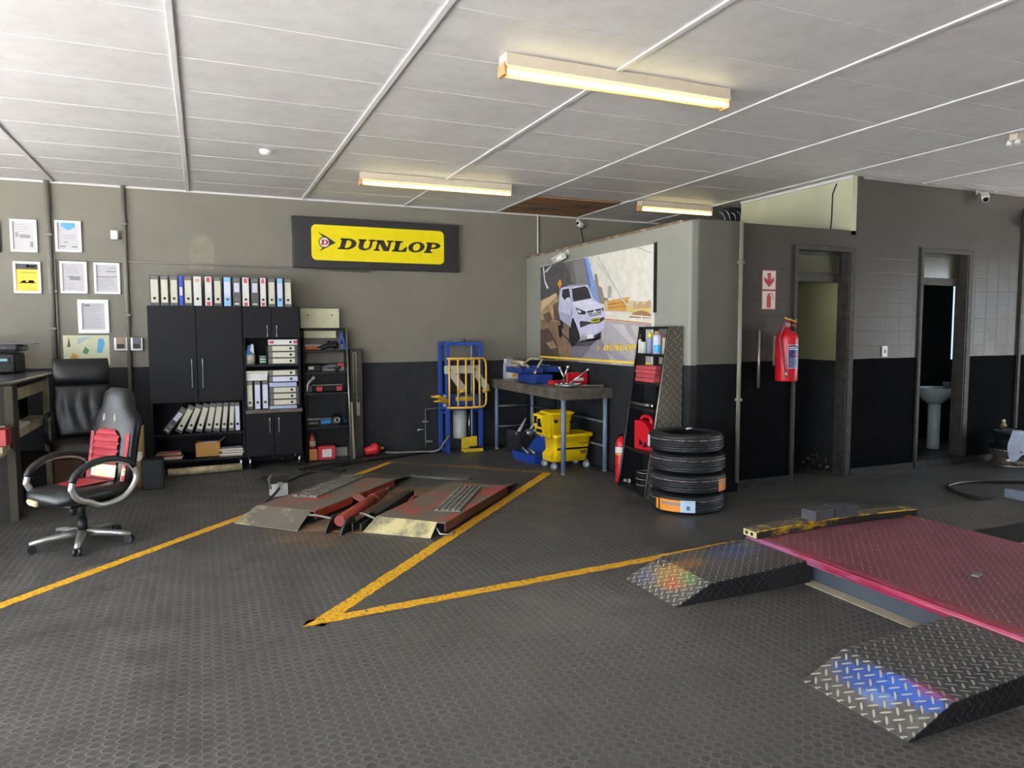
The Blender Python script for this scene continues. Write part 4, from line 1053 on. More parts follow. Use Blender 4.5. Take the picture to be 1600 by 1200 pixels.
# ------------------------------------------------------------------ cameras and small ceiling things
def cctv(loc, rz, L, label, r=.04, tilt=-12):
    t = thing('security_camera', label, 'security camera', loc, rz)
    MB().cyl((0, -.001, 0), (0, -.015, 0), r*.9, 16).tube([(0, -.015, 0), (0, -.05, -.01), (0, -.07, -.045)], r*.28, 8).obj('bracket', M_WPL, t)
    b = MB().cyl((L*.45, 0, 0), (-L*.5, 0, 0), r, 18).box(-L*.56, L*.4, -r*1.1, r*1.1, r*.75, r*1.15, b=.004); h = b.obj('housing', M_WPL, t)
    h.matrix_local = TR(-L*.25, -.085, -.075, 0, rad(tilt), 0)
    g = MB().cyl((-L*.5, 0, 0), (-L*.52, 0, 0), r*.82, 16).obj('lens', mat('lens_black', '#0d0e10', .1), h)
    return t
cctv((PX, 7.86, 2.52), rad(-90), .27, 'white bullet security camera above the car poster', .036, -10)
cctv((4.93, BY, 3.12), rad(20), .13, 'small security camera high on the back wall under the brown ceiling board', .03, 20)
cctv((8.2, FY, 3.14), rad(40), .18, 'small white security camera under the ceiling left of the wall corner', .035, -25)
cctv((9.12, FY, 2.90), rad(30), .2, 'white security camera at the right edge of the photo', .06, -10)
o = MB().lathe([(0, -.045), (.03, -.045), (.055, -.03), (.06, -.0005), (0, -.0005)], 20).obj('smoke_detector', M_WPL, None, (.57, 6.85, CZ)); tag(o, 'small round white detector on the ceiling', 'smoke detector')
t = thing('spot_fitting', 'twin ended white lamp fitting on the ceiling at the right edge', 'ceiling light', (6.18, 3.90, CZ))
MB().box(-.02, .70, -.035, .035, -.06, -.0005, b=.006).obj('tray', M_TRAY, t)
for k in (-.03, .035): MB().cyl((-.0, k, -.055), (-.015, k, -.10), .022, 10).obj('lamp_holder', M_WPL, t)
pipe('conduit', [(4.30, BY-.02, 2.52), (4.30, BY-.02, CZ-.002)], .010, 'thin white vertical conduit at the corner above the low partition', m=M_WPL)
pipe('cable', [(4.98, BY-.006, 3.03), (5.02, BY-.006, 2.85), (5.09, BY-.006, 2.62)], .007, 'loose dark cable hanging from the small camera on the back wall', m=M_DARK, cat='cable')
pipe('cable', [(6.262, 5.78, 3.12), (6.262, 5.83, 3.02), (6.262, 5.835, 2.75), (6.262, 5.85, 2.60)], .007, 'dark cable running down the pale green upper wall', m=M_DARK, cat='cable')
# loose wires on the low roof
for k in range(4):
    a = k*.9; z0 = 2.592
    tag(MB().tube(bez([(4.66+.06*k, 5.62, z0+.012), (4.62+.05*k, 5.60-.02*k, z0+.07), (4.58+.07*k, 5.61, z0+.10+.02*(k % 2))], 5), .0035, 6).obj('wire', M_ALU),
        '%s of the loose wire ends sticking up from the low roof corner' % ('leftmost', 'second', 'third', 'rightmost')[k], 'wire', 'loose wires above the pillar')
# ------------------------------------------------------------------ spring compressor
M_BLU = mat('machine_blue', '#23489a', .42, var=.15)
M_YEL = mat('machine_yellow', '#e6b53e', .42, var=.12)
M_CLAMP = mat('worn_yellow', '#d8b02c', .45, col2='#a98a3c')
M_GREYM = mat('machine_grey', '#b3b6b2', .45, var=.1)
t = thing('spring_compressor', 'blue strut spring compressor with a yellow bar cage against the back wall', 'spring compressor', (3.08, 8.9, 0))
fx0, fx1, fy0, fy1 = -.22, .235, -.15, .15
for x in (fx0, fx1):
    for y in (fy0, fy1):
        MB().box(x-.024, x+.024, y-.024, y+.024, 0.012, 1.38, b=.003).obj('post', M_BLU, t)
b = MB()
for y in (fy0, fy1): b.box(fx0-.024, fx1+.024, y-.024, y+.024, 1.38, 1.425, b=.003)
for x in (fx0, fx1): b.box(x-.022, x+.022, fy0+.024, fy1-.024, 1.382, 1.42)
b.obj('top_frame', M_BLU, t)
b = MB().box(fx0-.02, fx1+.02, fy0-.015, fy1+.015, .55, .60, b=.003).box(fx0+.02, fx1-.02, fy0+.03, fy1-.03, .60, .74, b=.004); b.obj('lower_beam', M_BLU, t)
b = MB()
for x in (fx0, fx1): b.box(x-.035, x+.035, fy0-.06, fy1+.03, 0, .012).box(x-.02, x+.02, fy0+.02, fy1-.02, .012, .045).box(x-.015, x+.015, fy0+.02, fy1-.02, .50, .53)
b.obj('foot', M_BLU, t)
MB().lathe([(0, .16), (.085, .16), (.09, .18), (.09, .53), (.0, .53)], 24).obj('air_cylinder', M_GREYM, t)
MB().cyl((0, 0, .535), (0, 0, 1.06), .011, 10).obj('piston_rod', M_CHROME, t)
MB().cyl((.14, -.07, .16), (.14, -.07, 1.38), .010, 8).obj('guide_rod', M_GREYM, t)
MB().cyl((.10, -.08, .12), (.10, -.08, .55), .008, 8).obj('tie_rod', M_CHROME, t)
b = MB().box(-.27, .19, -.20, -.175, 1.02, 1.125, b=.004)
for x in (-.20, .14): b.cyl((x, -.203, 1.07), (x, -.199, 1.07), .014, 12, 1)
b.obj('upper_arm', [M_GREYM, M_DARK], t)
for x in (-.17, .16):
    MB().prism([(x-.05, 1.02), (x+.05, 1.02), (x+.18, .86), (x+.18, .79), (x+.12, .79)], -.19, -.17, 'y').obj('claw_arm', M_GREYM, t)
    MB().tube(bez([(x+.09, -.19, .78), (x+.15, -.20, .80), (x+.19, -.16, .79)], 5), .024, 8).obj('claw', M_CLAMP, t)
MB().box(-.10, .12, -.17, -.10, .66, .72, b=.01).obj('lower_claw', M_CLAMP, t)
b = MB(); b.tube([(-.21, -.16, .66), (-.36, -.22, .735), (-.47, -.26, .745)], .028, 8, rs=[.03, .026, .008]).tube([(-.21, -.16, .65), (-.34, -.2, .68), (-.43, -.25, .68)], .02, 8, rs=[.03, .02, .008]); b.obj('side_claw', M_CLAMP, t)
MB().box(-.28, -.20, -.172, -.15, .60, .75).obj('claw_plate', M_GREYM, t)
# curved bar cage
cy_ = -.24
def arc(z): return bez([(-.235, cy_+.05, z), (-.10, cy_-.01, z), (.10, cy_-.02, z), (.25, cy_+.02, z)], 6)
out = arc(1.215)+[Vector((.285, cy_+.035, 1.17)), Vector((.295, cy_+.04, 1.12)), Vector((.295, cy_+.04, .68)), Vector((.285, cy_+.035, .615))]+arc(.585)[::-1]
b = MB().tube(out, .014, 10); c = b.obj('cage', M_YEL, t)
for x in (-.21, -.105, .0, .11, .20):
    y = cy_+.05-.06*(1-abs((x)/.25)**2)
    MB().cyl((x, y, .585), (x, y, 1.215), .013, 10).obj('cage_bar', M_YEL, t)
b = MB().box(-.02, .235, -.235, -.10, 0.0, .045, b=.004).prism([(-.02, .045), (.19, .045), (.19, .19), (-.02, .18)], -.13, -.11, 'y'); b.obj('pedal_guard', mat('pedal_yellow', '#d9b82c', .5, var=.2), t)
MB().box(.06, .22, -.225, -.15, .046, .066, b=.01).obj('pedal', M_DARK, t)
b = MB()
for k in range(26):
    z = 1.0-.03*k; b.tube([(.262+.006*(k % 2), -.16, z+.018), (.262-.006*(k % 2), -.168, z), (.262+.006*(k % 2), -.16, z-.018)], .0035, 5)
b.obj('chain', M_GREYPIPE, t)
MB().cyl((-.1, -.02, 1.44), (.08, -.02, 1.445), .018, 10).box(-.14, .06, -.03, .02, 1.426, 1.445).obj('top_fitting', M_GREYPIPE, t)
# hose from it, wall pipe, red plug
tag(MB().tube(bez([(2.87, 8.72, .22), (2.80, 8.68, .16), (2.70, 8.72, .04), (2.45, 8.86, .022), (2.2, 8.93, .018), (2.09, 8.94, .03)], 8), .014, 8).obj('air_hose', M_GREYPIPE), 'grey air hose curving from the blue spring compressor to the red plug', 'hose')
tag(MB().tube(bez([(2.78, 8.80, .02), (2.5, 8.75, .014), (2.2, 8.62, .014), (1.9, 8.55, .014), (1.6, 8.50, .014), (1.25, 8.45, .014), (.95, 8.30, .014)], 8), .012, 8).obj('floor_cable', M_DARK), 'black cable trailing along the floor in front of the cupboards', 'cable')
t = thing('wall_pipe', 'thin galvanised air pipe with taps on the lower back wall', 'pipe', (2.66, BY-.03, 0))
b = MB().tube([(0, 0, .05), (0, 0, .54), (.22, 0, .55)], .009, 8); b.obj('pipe', M_GREYPIPE, t)
b = MB().tube([(0, 0, .28), (-.09, -.01, .275)], .008, 8).ball((-.10, -.02, .275), .02); b.obj('tap', M_ALU, t)
MB().box(-.045, .03, -.025, .01, .365, .395, b=.006).obj('clip', M_GREYPIPE, t); MB().box(.0, .09, -.03, .01, .10, .13, b=.008).obj('joint', M_GREYPIPE, t)
t = thing('power_plug', 'large red industrial plug lying on the floor beside the rack', 'plug', (1.93, 8.93, .0), rad(10))
b = MB().lathe([(0, -.11), (.05, -.11), (.055, -.02), (.075, 0), (.075, .05), (.05, .06), (.03, .10), (0, .10)], 18); o = b.obj('body', M_SRED, t); o.matrix_local = TR(0, 0, .08, 0, rad(78), 0)
MB().tube([(.09, 0, .095), (.14, .0, .08)], .018, 8).obj('gland', M_CLAMP, t)
# ------------------------------------------------------------------ workbench and what is on and under it
M_BTOP = mat('oily_steel_top', '#777065', .40, .25, col2='#4c4740', vscale=6)
M_BLEG = mat('blue_grey_leg', '#69788c', .45, var=.15)
M_TOOLBL = mat('toolbox_blue', '#1d3a80', .45, var=.15)
M_TRED = mat('tool_red', '#bb1222', .35, var=.1)
BX0, BX1, BY0, BY1, BZ = 3.50, 4.125, 6.80, 8.84, .935
t = thing('workbench', 'steel workbench with pipe legs in the corner under the poster', 'workbench', ((BX0+BX1)/2, (BY0+BY1)/2, 0))
hx, hy = (BX1-BX0)/2, (BY1-BY0)/2
MB().box(-hx, hx, -hy, hy, BZ-.02, BZ, b=.003).obj('top', M_BTOP, t)
b = MB().box(-hx, -hx+.012, -hy, hy, BZ-.115, BZ-.021).box(-hx+.012, hx, -hy, -hy+.012, BZ-.115, BZ-.021).box(hx-.012, hx, -hy+.012, hy, BZ-.08, BZ-.021).box(-hx+.012, hx-.012, hy-.012, hy, BZ-.115, BZ-.021); b.obj('apron', M_BTOP, t)
for x in (-hx+.055, hx-.05):
    for y in (-hy+.06, hy-.06):
        l = MB().cyl((x, y, .0), (x, y, BZ-.022), .026, 14).obj('leg', M_BLEG, t)
        MB().cyl((x, y, 0), (x, y, .02), .03, 12).obj('leg_cap', M_GREYPIPE, l)
        s = -1 if y > 0 else 1
        MB().prism([(y-.026, BZ-.03), (y-.026, BZ-.20), (y+.0, BZ-.20), (y+s*.09, BZ-.03)], x-.004, x+.004, 'x').obj('gusset', M_BLEG, l)
b = MB()
for z in (.30, .57): b.cyl((-hx+.06, hy-.06, z), (hx-.05, hy-.06, z), .016, 10).cyl((hx-.05, -hy+.06, z-.02), (hx-.05, hy-.06, z-.02), .016, 10)
b.obj('stretcher', mat('dark_grey_rail', '#4b4d50', .5), t)
ZT = BZ+.001
# oil bottle
t = thing('oil_bottle', 'silver grey plastic oil bottle at the far end of the workbench', 'bottle', (3.70, 8.64, ZT))
out = [(-.085, 0), (.085, 0), (.09, .02), (.09, .16), (.085, .21), (.05, .245), (-.0, .262), (-.055, .262), (-.055, .225), (-.085, .21), (-.09, .18), (-.09, .02)]
MB().prism(out, -.045, .045, 'y').obj('body', mat('bottle_grey', '#a3a6ab', .4), t)
MB().tube(bez([(.08, 0, .15), (.085, 0, .235), (.03, 0, .285), (-.03, 0, .27), (-.05, 0, .25)], 5), .018, 8).obj('handle', M_GREYPIPE, t)
MB().cyl((-.075, 0, .215), (-.075, 0, .265), .022, 14).obj('cap', mat('bottle_cap', '#c7d0da', .4), t)
b = MB().box(-.075, .075, -.048, -.0445, .02, .17).box(-.05, .0, -.050, -.047, .12, .16, 1).box(.0, .07, -.05, -.047, .03, .07, 2); b.obj('label', [flat('#cfc9c4'), flat('#c77a4a'), flat('#cf8b3a')], t)
# cantilever toolbox
t = thing('toolbox', 'open blue cantilever toolbox full of tools on the workbench', 'toolbox', (3.74, 7.98, ZT), rad(90))
MB().prism([(-.26, 0), (.26, 0), (.27, .11), (-.27, .11)], -.11, .11, 'y').obj('body', M_TOOLBL, t)
for y, z, dx in ((.16, .115, .06), (-.13, .13, -.02)):
    b = MB().box(-.26+dx, .26+dx, y-.09, y+.09, z, z+.008).box(-.26+dx, .26+dx, y-.09, y-.084, z, z+.07).box(-.26+dx, .26+dx, y+.084, y+.09, z, z+.07).box(-.26+dx, -.254+dx, y-.09, y+.09, z, z+.07).box(.254+dx, .26+dx, y-.09, y+.09, z, z+.07)
    b.obj('tray', M_TOOLBL, t)
lid = MB().box(-.27, -.05, .02, .10, .13, .19, b=.004).obj('lid', mat('toolbox_dark_blue', '#1f2f63', .5), t)
MB().tube([(.24, .12, .12), (.20, .02, .25), (.17, -.02, .285), (-.17, -.02, .285), (-.20, .02, .25), (-.24, .12, .12)], .014, 8).obj('handle', M_CREAM, t)
def spanner(name, label, loc, rz, L, tilt=0, cat='tool', m=None, grp=None):
    b = MB().box(-L/2, L/2, -.008, .008, 0, .008, b=.002)
    for s in (-1, 1): b.cyl((s*L/2, 0, -.001), (s*L/2, 0, .010), .018, 10)
    o = b.obj(name, m or M_CHROME, None, loc); o.rotation_euler = (0, tilt, rz)
    return tag(o, label, cat, grp)
b = MB(); R = random.Random(5); cm = [M_CHROME, M_GREYM, M_CARD, M_DARK, flat('#b5763a')]
for k in range(60):
    x = 3.58+R.uniform(-.07, .07); y = 7.98+R.uniform(-.17, .28); z = ZT+.124+R.uniform(0, .05); q = R.uniform(0, 3); d = Vector((cos(q), sin(q), R.uniform(-.2, .2)))*R.uniform(.012, .04); r = R.uniform(.006, .013)
    b.cyl(Vector((x, y, z+.012))-d, Vector((x, y, z+.012))+d, r, 8, R.randrange(5))
tag(b.obj('small_fittings', cm), 'jumble of small sockets and bits filling the tray of the bench toolbox', 'small parts', None, 'stuff')
lbl = ['long bright spanner lying across the near toolbox tray', 'short spanner crossing the long one in the blue toolbox', 'spanner at the far end of the open blue toolbox', 'spanner propped on the front edge of the blue toolbox']
for k, (x, y, rz, L) in enumerate(((3.58, 7.92, 80, .26), (3.59, 8.02, 20, .17), (3.57, 8.12, 100, .2), (3.87, 7.95, 85, .24))):
    spanner('spanner', lbl[k], (x, y, ZT+.205), rad(rz), L, 0, 'spanner', M_CHROME if k % 2 else M_GREYM, 'tools lying in the blue toolbox')
o = MB().tube([(0, -.18, .0), (0, .0, .01), (0, .16, .0)], .022, 10, rs=[.028, .018, .03]).obj('caliper_tool', mat('beige_handle', '#b3a183', .5), None, (3.60, 8.19, ZT+.235)); tag(o, 'thick beige handled tool on top of the blue toolbox', 'tool')
# red cases
t = thing('socket_case', 'red plastic case standing open at the back of the workbench', 'case', (3.96, 7.30, ZT), rad(0))
MB().box(-.13, .14, .0, .04, 0, .145, b=.008).obj('lid', M_TRED, t); MB().box(-.03, .08, -.004, .001, .05, .085).obj('label', M_PAPER, t)
o = MB().box(-.09, .09, -.06, .06, 0, .05, b=.008).obj('red_case', M_TRED, None, (3.80, 7.50, ZT)); tag(o, 'flat closed red case lying left of the silver dish on the bench', 'case')
o = MB().tube([(-.07, 0, 0), (.06, 0, 0)], .012, 8).obj('screwdriver', M_CREAM, None, (3.72, 7.36, ZT+.013), rad(70)); tag(o, 'cream handled screwdriver lying before the red case', 'screwdriver')
# steel dish with ratchets
t = thing('magnetic_dish', 'round steel dish holding ratchets at the near end of the bench', 'dish', (3.74, 7.10, ZT))
MB().lathe([(0, .004), (.095, .004), (.12, .035), (.125, .036), (.10, 0), (0, 0)], 28).obj('dish', mat('dull_steel', '#8c8b87', .35, .6), t)
def ratchet(p0, p1, label):
    a, c = Vector(p0), Vector(p1); b = MB().tube([a, a+(c-a)*.5, c], .010, 8, rs=[.011, .007, .012]).ball(c, .02).ball(a, .014)
    tag(b.obj('ratchet', M_CHROME), label, 'ratchet', 'ratchets in the steel dish')
ratchet((3.70, 7.07, ZT+.04), (3.63, 7.10, ZT+.215), 'left ratchet of the crossed pair standing in the steel dish')
ratchet((3.66, 7.11, ZT+.04), (3.69, 7.02, ZT+.225), 'right ratchet of the crossed pair standing in the steel dish')
ratchet((3.76, 7.08, ZT+.05), (3.93, 7.0, ZT+.19), 'pale ratchet leaning to the right out of the steel dish')
o = MB().tube(bez([(-.11, 0, .006), (-.05, .04, .006), (.02, .03, .012), (.05, -.03, .01), (.10, -.05, .02)], 5), .012, 8).obj('socket_adapter', M_CHROME, None, (3.76, 7.08, ZT+.022)); tag(o, 'bright adapter bar lying flat in the steel dish', 'tool')
o = MB().tube(bez([(3.80, 7.0, ZT+.006), (3.93, 7.2, ZT+.006), (4.05, 7.12, ZT+.006), (4.08, 6.9, ZT+.02), (3.98, 6.83, ZT+.006)], 6), .006, 6).obj('wire_loop', M_ALU); tag(o, 'loop of thin wire at the right end of the workbench', 'wire')
# crate under the bench
M_CRATE = mat('crate_black', '#2c2d30', .5, var=.15)
t = thing('plastic_crate', 'black ribbed plastic crate under the far end of the workbench', 'crate', (3.83, 8.42, 0), rad(6))
b = MB().box(-.2, .2, -.16, .16, 0.005, .02)
for (x0, x1, y0, y1) in ((-.21, .21, -.17, -.155), (-.21, .21, .155, .17), (-.21, -.195, -.155, .155), (.195, .21, -.155, .155)):
    b.box(x0, x1, y0, y1, .0, .05).box(x0, x1, y0, y1, .23, .29)
    n = 15 if x1-x0 > .1 else 11
    for k in range(n):
        if x1-x0 > .1: q = x0+(x1-x0)*(k+.5)/n; b.box(q-.007, q+.007, y0+.001, y1-.001, .05, .23)
        else: q = y0+(y1-y0)*(k+.5)/n; b.box(x0+.001, x1-.001, q-.007, q+.007, .05, .23)
b.box(-.205, .205, -.165, .165, .13, .14)
b.obj('crate', M_CRATE, t)
o = MB().tube([(-.16, -.08, .0), (-.07, -.02, .09), (.0, 0, .19)], .02, 10, rs=[.026, .02, .012]).obj('grease_gun', M_GREYM, None, (3.80, 8.38, .25)); tag(o, 'pale grease gun sticking out of the black crate', 'grease gun')
o = MB().tube(bez([(-.13, 0, .0), (-.02, -.02, .05), (.06, 0, .14), (.11, .01, .17), (.13, .02, .13), (.09, 0, .10)], 6), .017, 8).obj('hose_pistol', M_GREYM, None, (3.84, 8.36, .22)); tag(o, 'white curved hose pistol lying on top of the black crate', 'tool')
o = MB().ball((0, 0, 0), .06, (1.2, 1, .75)).cyl((.05, 0, 0), (.11, 0, .03), .03, 12).obj('pump_body', M_ALU, None, (3.80, 8.28, .27)); tag(o, 'round grey pump body in the black crate', 'pump')
o = MB().tube([(0, 0, 0), (.16, .02, .17), (.19, .02, .22)], .018, 8).tube([(.02, .04, .0), (.17, .08, .12)], .014, 8).obj('black_bar', M_DARK, None, (3.93, 8.40, .22)); tag(o, 'black bars leaning out of the right side of the crate', 'bar')
# blue open toolbox on the floor
t = thing('toolbox', 'open blue toolbox on the floor between the crate and the mop bucket', 'toolbox', (3.66, 7.80, 0), rad(98))
MB().prism([(-.24, 0), (.24, 0), (.26, .10), (-.26, .10)], -.02, .17, 'y').obj('body', mat('bright_blue_box', '#1d3f92', .42, var=.15), t)
tr = MB().prism([(-.02, -.02), (.22, .02), (.22, .09), (.21, .09), (.21, .03), (-.02, -.005)], -.24, .24, 'y').obj('lid', mat('bright_blue_box', '#1f4fc0'), t); tr.matrix_local = TR(-.0, -.02, .10, rad(0), 0, rad(-90)) @ TR(0, 0, 0, 0, rad(-35), 0)
b = MB().box(-.22, .22, -.18, -.03, .08, .09).box(-.22, .22, -.18, -.172, .08, .13).box(-.22, -.213, -.18, -.03, .08, .13).box(.213, .22, -.18, -.03, .08, .13); b.obj('tray', mat('bright_blue_box', '#1f4fc0'), t)
o = MB().cyl((0, -.10, 0), (.02, .12, .03), .014, 10).obj('torch', M_ALU, None, (3.52, 7.80, .115)); tag(o, 'grey rod tool lying in the blue floor toolbox', 'tool')
o = MB().cyl((0, -.10, 0), (.02, .1, .02), .011, 10).obj('chisel', M_GREYM, None, (3.58, 7.76, .115)); tag(o, 'second slimmer rod tool lying in the blue floor toolbox', 'tool')
# mop bucket
M_BUCK = mat('bucket_yellow', '#e4bd10', .38, var=.08)
t = thing('mop_bucket', 'yellow mop bucket with side press wringer under the near end of the bench', 'mop bucket', (3.80, 7.28, 0), rad(0))
def ring4(x0, x1, y0, y1, z, r=.04, n=4):
    P = []
    for cx, cy, a in ((x1-r, y1-r, 0), (x0+r, y1-r, 90), (x0+r, y0+r, 180), (x1-r, y0+r, 270)):
        P += [(cx+r*cos(rad(a+90*i/n)), cy+r*sin(rad(a+90*i/n)), z) for i in range(n+1)]
    return P
b = MB(); b.loft([ring4(-.19, .22, -.13, .13, .085), ring4(-.20, .235, -.14, .14, .22), ring4(-.21, .255, -.155, .155, .36), ring4(-.225, .28, -.17, .17, .362), ring4(-.225, .28, -.17, .17, .40), ring4(-.205, .255, -.15, .15, .40), ring4(-.19, .22, -.13, .13, .12)]); b.obj('tub', M_BUCK, t)
b = MB()
b.loft([ring4(-.24, .0, -.13, .13, .395, .03), ring4(-.25, .02, -.14, .14, .62, .03), ring4(-.265, .04, -.155, .155, .625, .03), ring4(-.265, .04, -.155, .155, .65, .03), ring4(-.24, .01, -.13, .13, .65, .03), ring4(-.22, -.01, -.11, .11, .45, .03)])
w_ = b.obj('wringer', M_BUCK, t)
MB().prism([(-.31, .385), (-.25, .36), (-.25, .64), (-.35, .62), (-.36, .55)], -.12, .12, 'y').obj('wringer_front', M_BUCK, w_)
b = MB().box(-.363, -.30, -.085, -.01, .49, .58).box(-.363, -.30, .02, .085, .52, .60).box(-.34, -.26, -.06, .07, .42, .455); b.obj('opening', M_DARK, w_)
MB().cyl((-.20, -.158, .55), (-.20, -.14, .55), .02, 12).obj('pivot', M_DARK, w_)
MB().tube([(-.345, -.11, .385), (-.345, .1, .385)], .006, 6).obj('press_bar', M_CHROME, w_)
b = MB().box(-.03, .04, -.1585, -.156, .525, .555).box(-.185, .255, -.157, -.152, .225, .245); b.obj('black_band', M_DARK, t)
b = MB().box(.10, .20, -.1535, -.148, .285, .295).box(.135, .155, -.1535, -.148, .262, .272).box(.11, .19, -.150, -.142, .185, .205).box(.12, .18, -.150, -.142, .165, .180); b.obj('print', mat('bucket_print', '#4c4423', .6), t)
MB().prism([(-.24, .09), (-.19, .09), (-.19, .26), (-.21, .20), (-.25, .16)], -.10, .10, 'y').obj('step', M_BUCK, t)
for x, y in ((-.21, -.12), (-.21, .12), (.20, -.13), (.20, .13)):
    g = MB()
    w2 = MB().cyl((x, y-.014, .038), (x, y+.014, .038), .0375, 18).obj('caster', mat('grey_rubber', '#8f979e', .5), t)
    MB().cyl((x, y-.017, .038), (x, y+.017, .038), .018, 12).obj('hub', M_WPL, w2)
    MB().box(x-.016, x+.016, y-.022, y+.022, .0775, .09).obj('caster_fork', M_GREYPIPE, w2)
tag(MB().cyl((3.70, 7.36, .46), (3.86, 7.66, .80), .013, 10).obj('mop', M_DARK), 'black mop handle leaning out of the yellow bucket under the bench', 'mop')
# ------------------------------------------------------------------ corner rack with tread-plate side
M_TP = tread_plate('dull_tread_plate', '#5d584e', '#98927c', .056, .45, sides=True, rot=45, hi_amt=.7, metal=.4, dirt=.25)
QY0, QY1, QX = 5.53, 6.15, 4.115
def qn(z): return 3.71+.25*z/1.6          # front edge, near side
def qf(z): return 3.815+.235*z/1.6         # front edge, far side
def qx(z): return max(qn(z), qf(z))
t = thing('tool_rack', 'black steel rack with a bare tread plate side beside the tyres', 'rack', (4.0, 5.95, 0))
def side(y, m, nm):
    q = qn if y < 5.9 else qf
    b = MB().prism([(q(.0)-4.0+.012, 0.0), (QX-4.0, 0.0), (QX-4.0, 1.60), (q(1.6)-4.0+.012, 1.60)], y-5.95, y-5.95+.008, 'y'); return b.obj(nm, m, t)
side(QY0, M_TP, 'tread_plate_side'); side(QY1-.008, M_RACK, 'side_panel')
for y in (QY0+.004, QY1-.004):
    q = qn if y < 5.9 else qf
    b = MB().tube([(q(0)-4.0, y-5.95, 0), (q(.15)-4, y-5.95, .15), (q(1.6)-4.0, y-5.95, 1.60)], .013, 6).obj('front_post', M_RACK, t)
    if y < 5.9: MB().tube([(q(0)-4.0-.006, y-5.955-.008, 0), (q(1.6)-4.0-.006, y-5.955-.008, 1.60)], .006, 6).obj('bare_edge', M_EDGE, t)
MB().box(QX-4.02, QX-4.0, QY0-5.95+.008, QY0-5.95+.03, 0, 1.6).obj('back_post', M_RACK, t)
MB().box(QX-4.02, QX-4.0, -.03, .03, 0, 1.6).obj('back_post', M_RACK, t)
ZS = (.03, .41, .815, 1.06, 1.335)
for z in ZS:
    MB().prism([(qn(z)-3.996, QY0-5.94), (QX-4.02, QY0-5.94), (QX-4.02, QY1-5.96), (qf(z)-3.996, QY1-5.96)], z-.024, z, 'z').obj('shelf', M_RACK, t)
MB().prism([(qn(1.6)-3.996, QY0-5.94), (QX-4.0, QY0-5.94), (QX-4.0, QY1-5.96), (qf(1.6)-3.996, QY1-5.96)], 1.575, 1.598, 'z').obj('top_rail', M_RACK, t)
MB().box(QX-4.012, QX-4.0, .04, QY1-5.95-.009, .03, 1.06).obj('back_sheet', M_RACK, t)
def can(name, label, x, y, z, r, h, body, cap, capr=None, caph=.04, cat='can', shoulder=True, lab=None):
    t = thing(name, label, cat, (x, y, z+.001), 0, 'cans and tubes on the rack top shelf')
    MB().lathe([(0, 0), (r, 0), (r, h*.9), (r*.8, h*.97) if shoulder else (r, h), (r*.45, h), (0, h)], 18).obj('can', body, t)
    MB().cyl((0, 0, h-.004), (0, 0, h+caph), capr or r*.7, 14).obj('cap', cap, t)
    if lab: MB().lathe([(r*1.01, h*.1), (r*1.01, h*.45)], 10, a0=rad(170), a1=rad(290)).obj('label', lab, t)
z = 1.335
can('spray_can', 'slim white tube with a grey tip, leftmost on the top rack shelf', 4.045, 6.14, z, .022, .14, flat('#d6cdc6'), M_GREYPIPE, .008, .05, 'tube')
can('small_tin', 'small pale green tin beside the slim white tube', 4.035, 6.06, z, .033, .105, flat('#c6cfc4'), M_WPL, .03, .008, 'tin', False)
can('spray_can', 'blue grey spray can with a yellow cap', 4.06, 5.98, z, .030, .16, flat('#7d86a8'), flat('#d8cd2e'), .02, .045)
can('spray_can', 'pale spray can with a gold cap', 4.065, 5.90, z, .026, .16, flat('#b9b6a6'), flat('#b59a78'), .018, .03)
can('spray_can', 'widest spray can with copper cap and bright blue spot on the rack', 4.045, 5.835, z, .040, .19, flat('#c9cbdf'), flat('#a8866c'), .030, .03, lab=flat('#2e9fe0'))
can('spray_can', 'red and cream can against the tread plate side', 4.08, 5.765, z, .024, .16, flat('#b9a98c'), flat('#9c3a3e'), .02, .02)
for k in range(4):
    o = MB().box(-.09+.006*k, .07, -.17+.01*k, .17-.012*(k % 2), 0, .038, b=.006).obj('red_box', mat('faded_red', '#b04a50', .5, col2='#98383f'), None, (4.03, 5.90, 1.061+.040*k), rad(3*(k-1)))
    tag(o, '%s of the four flat red boxes piled on the corner rack' % ('lowest', 'second from the bottom', 'third from the bottom', 'topmost')[k], 'box', 'flat red boxes on the corner rack')
tag(MB().tube([(3.955, 6.14, .84), (3.955, 6.02, .835), (3.95, 5.93, .835), (3.95, 5.80, .837)], .016, 10, rs=[.012, .02, .016, .02]).obj('air_ratchet', mat('oily_steel', '#6c6a66', .35, .7)), 'oily steel air tool lying along the middle rack shelf', 'tool')
tag(MB().cyl((3.945, 5.79, .838), (3.945, 5.73, .838), .022, 12).obj('socket', M_CHROME), 'bright socket at the front end of the middle rack shelf', 'socket')
# red fuel can
t = thing('fuel_can', 'red plastic fuel can on the corner rack behind the tyres', 'fuel can', (3.965, 5.86, .411), rad(8))
P = [(.10, 0), (-.12, .0), (-.125, .18), (-.105, .21), (-.06, .245), (.0, .275), (.10, .275)]
b = MB().prism(P, -.085, .085, 'x'); b.obj('body', M_TRED, t)
MB().tube(bez([(0, -.06, .245), (0, -.03, .305), (0, .06, .31), (0, .095, .28)], 5), .02, 8).obj('handle', M_TRED, t)
b = MB().prism([(-.03, .06), (.03, .03), (.03, .10)], -.0875, -.085, 'x').prism([(-.09, .03), (-.02, .02), (-.055, .085)], -.0875, -.085, 'x'); b.obj('warning_mark', M_DARK, t)
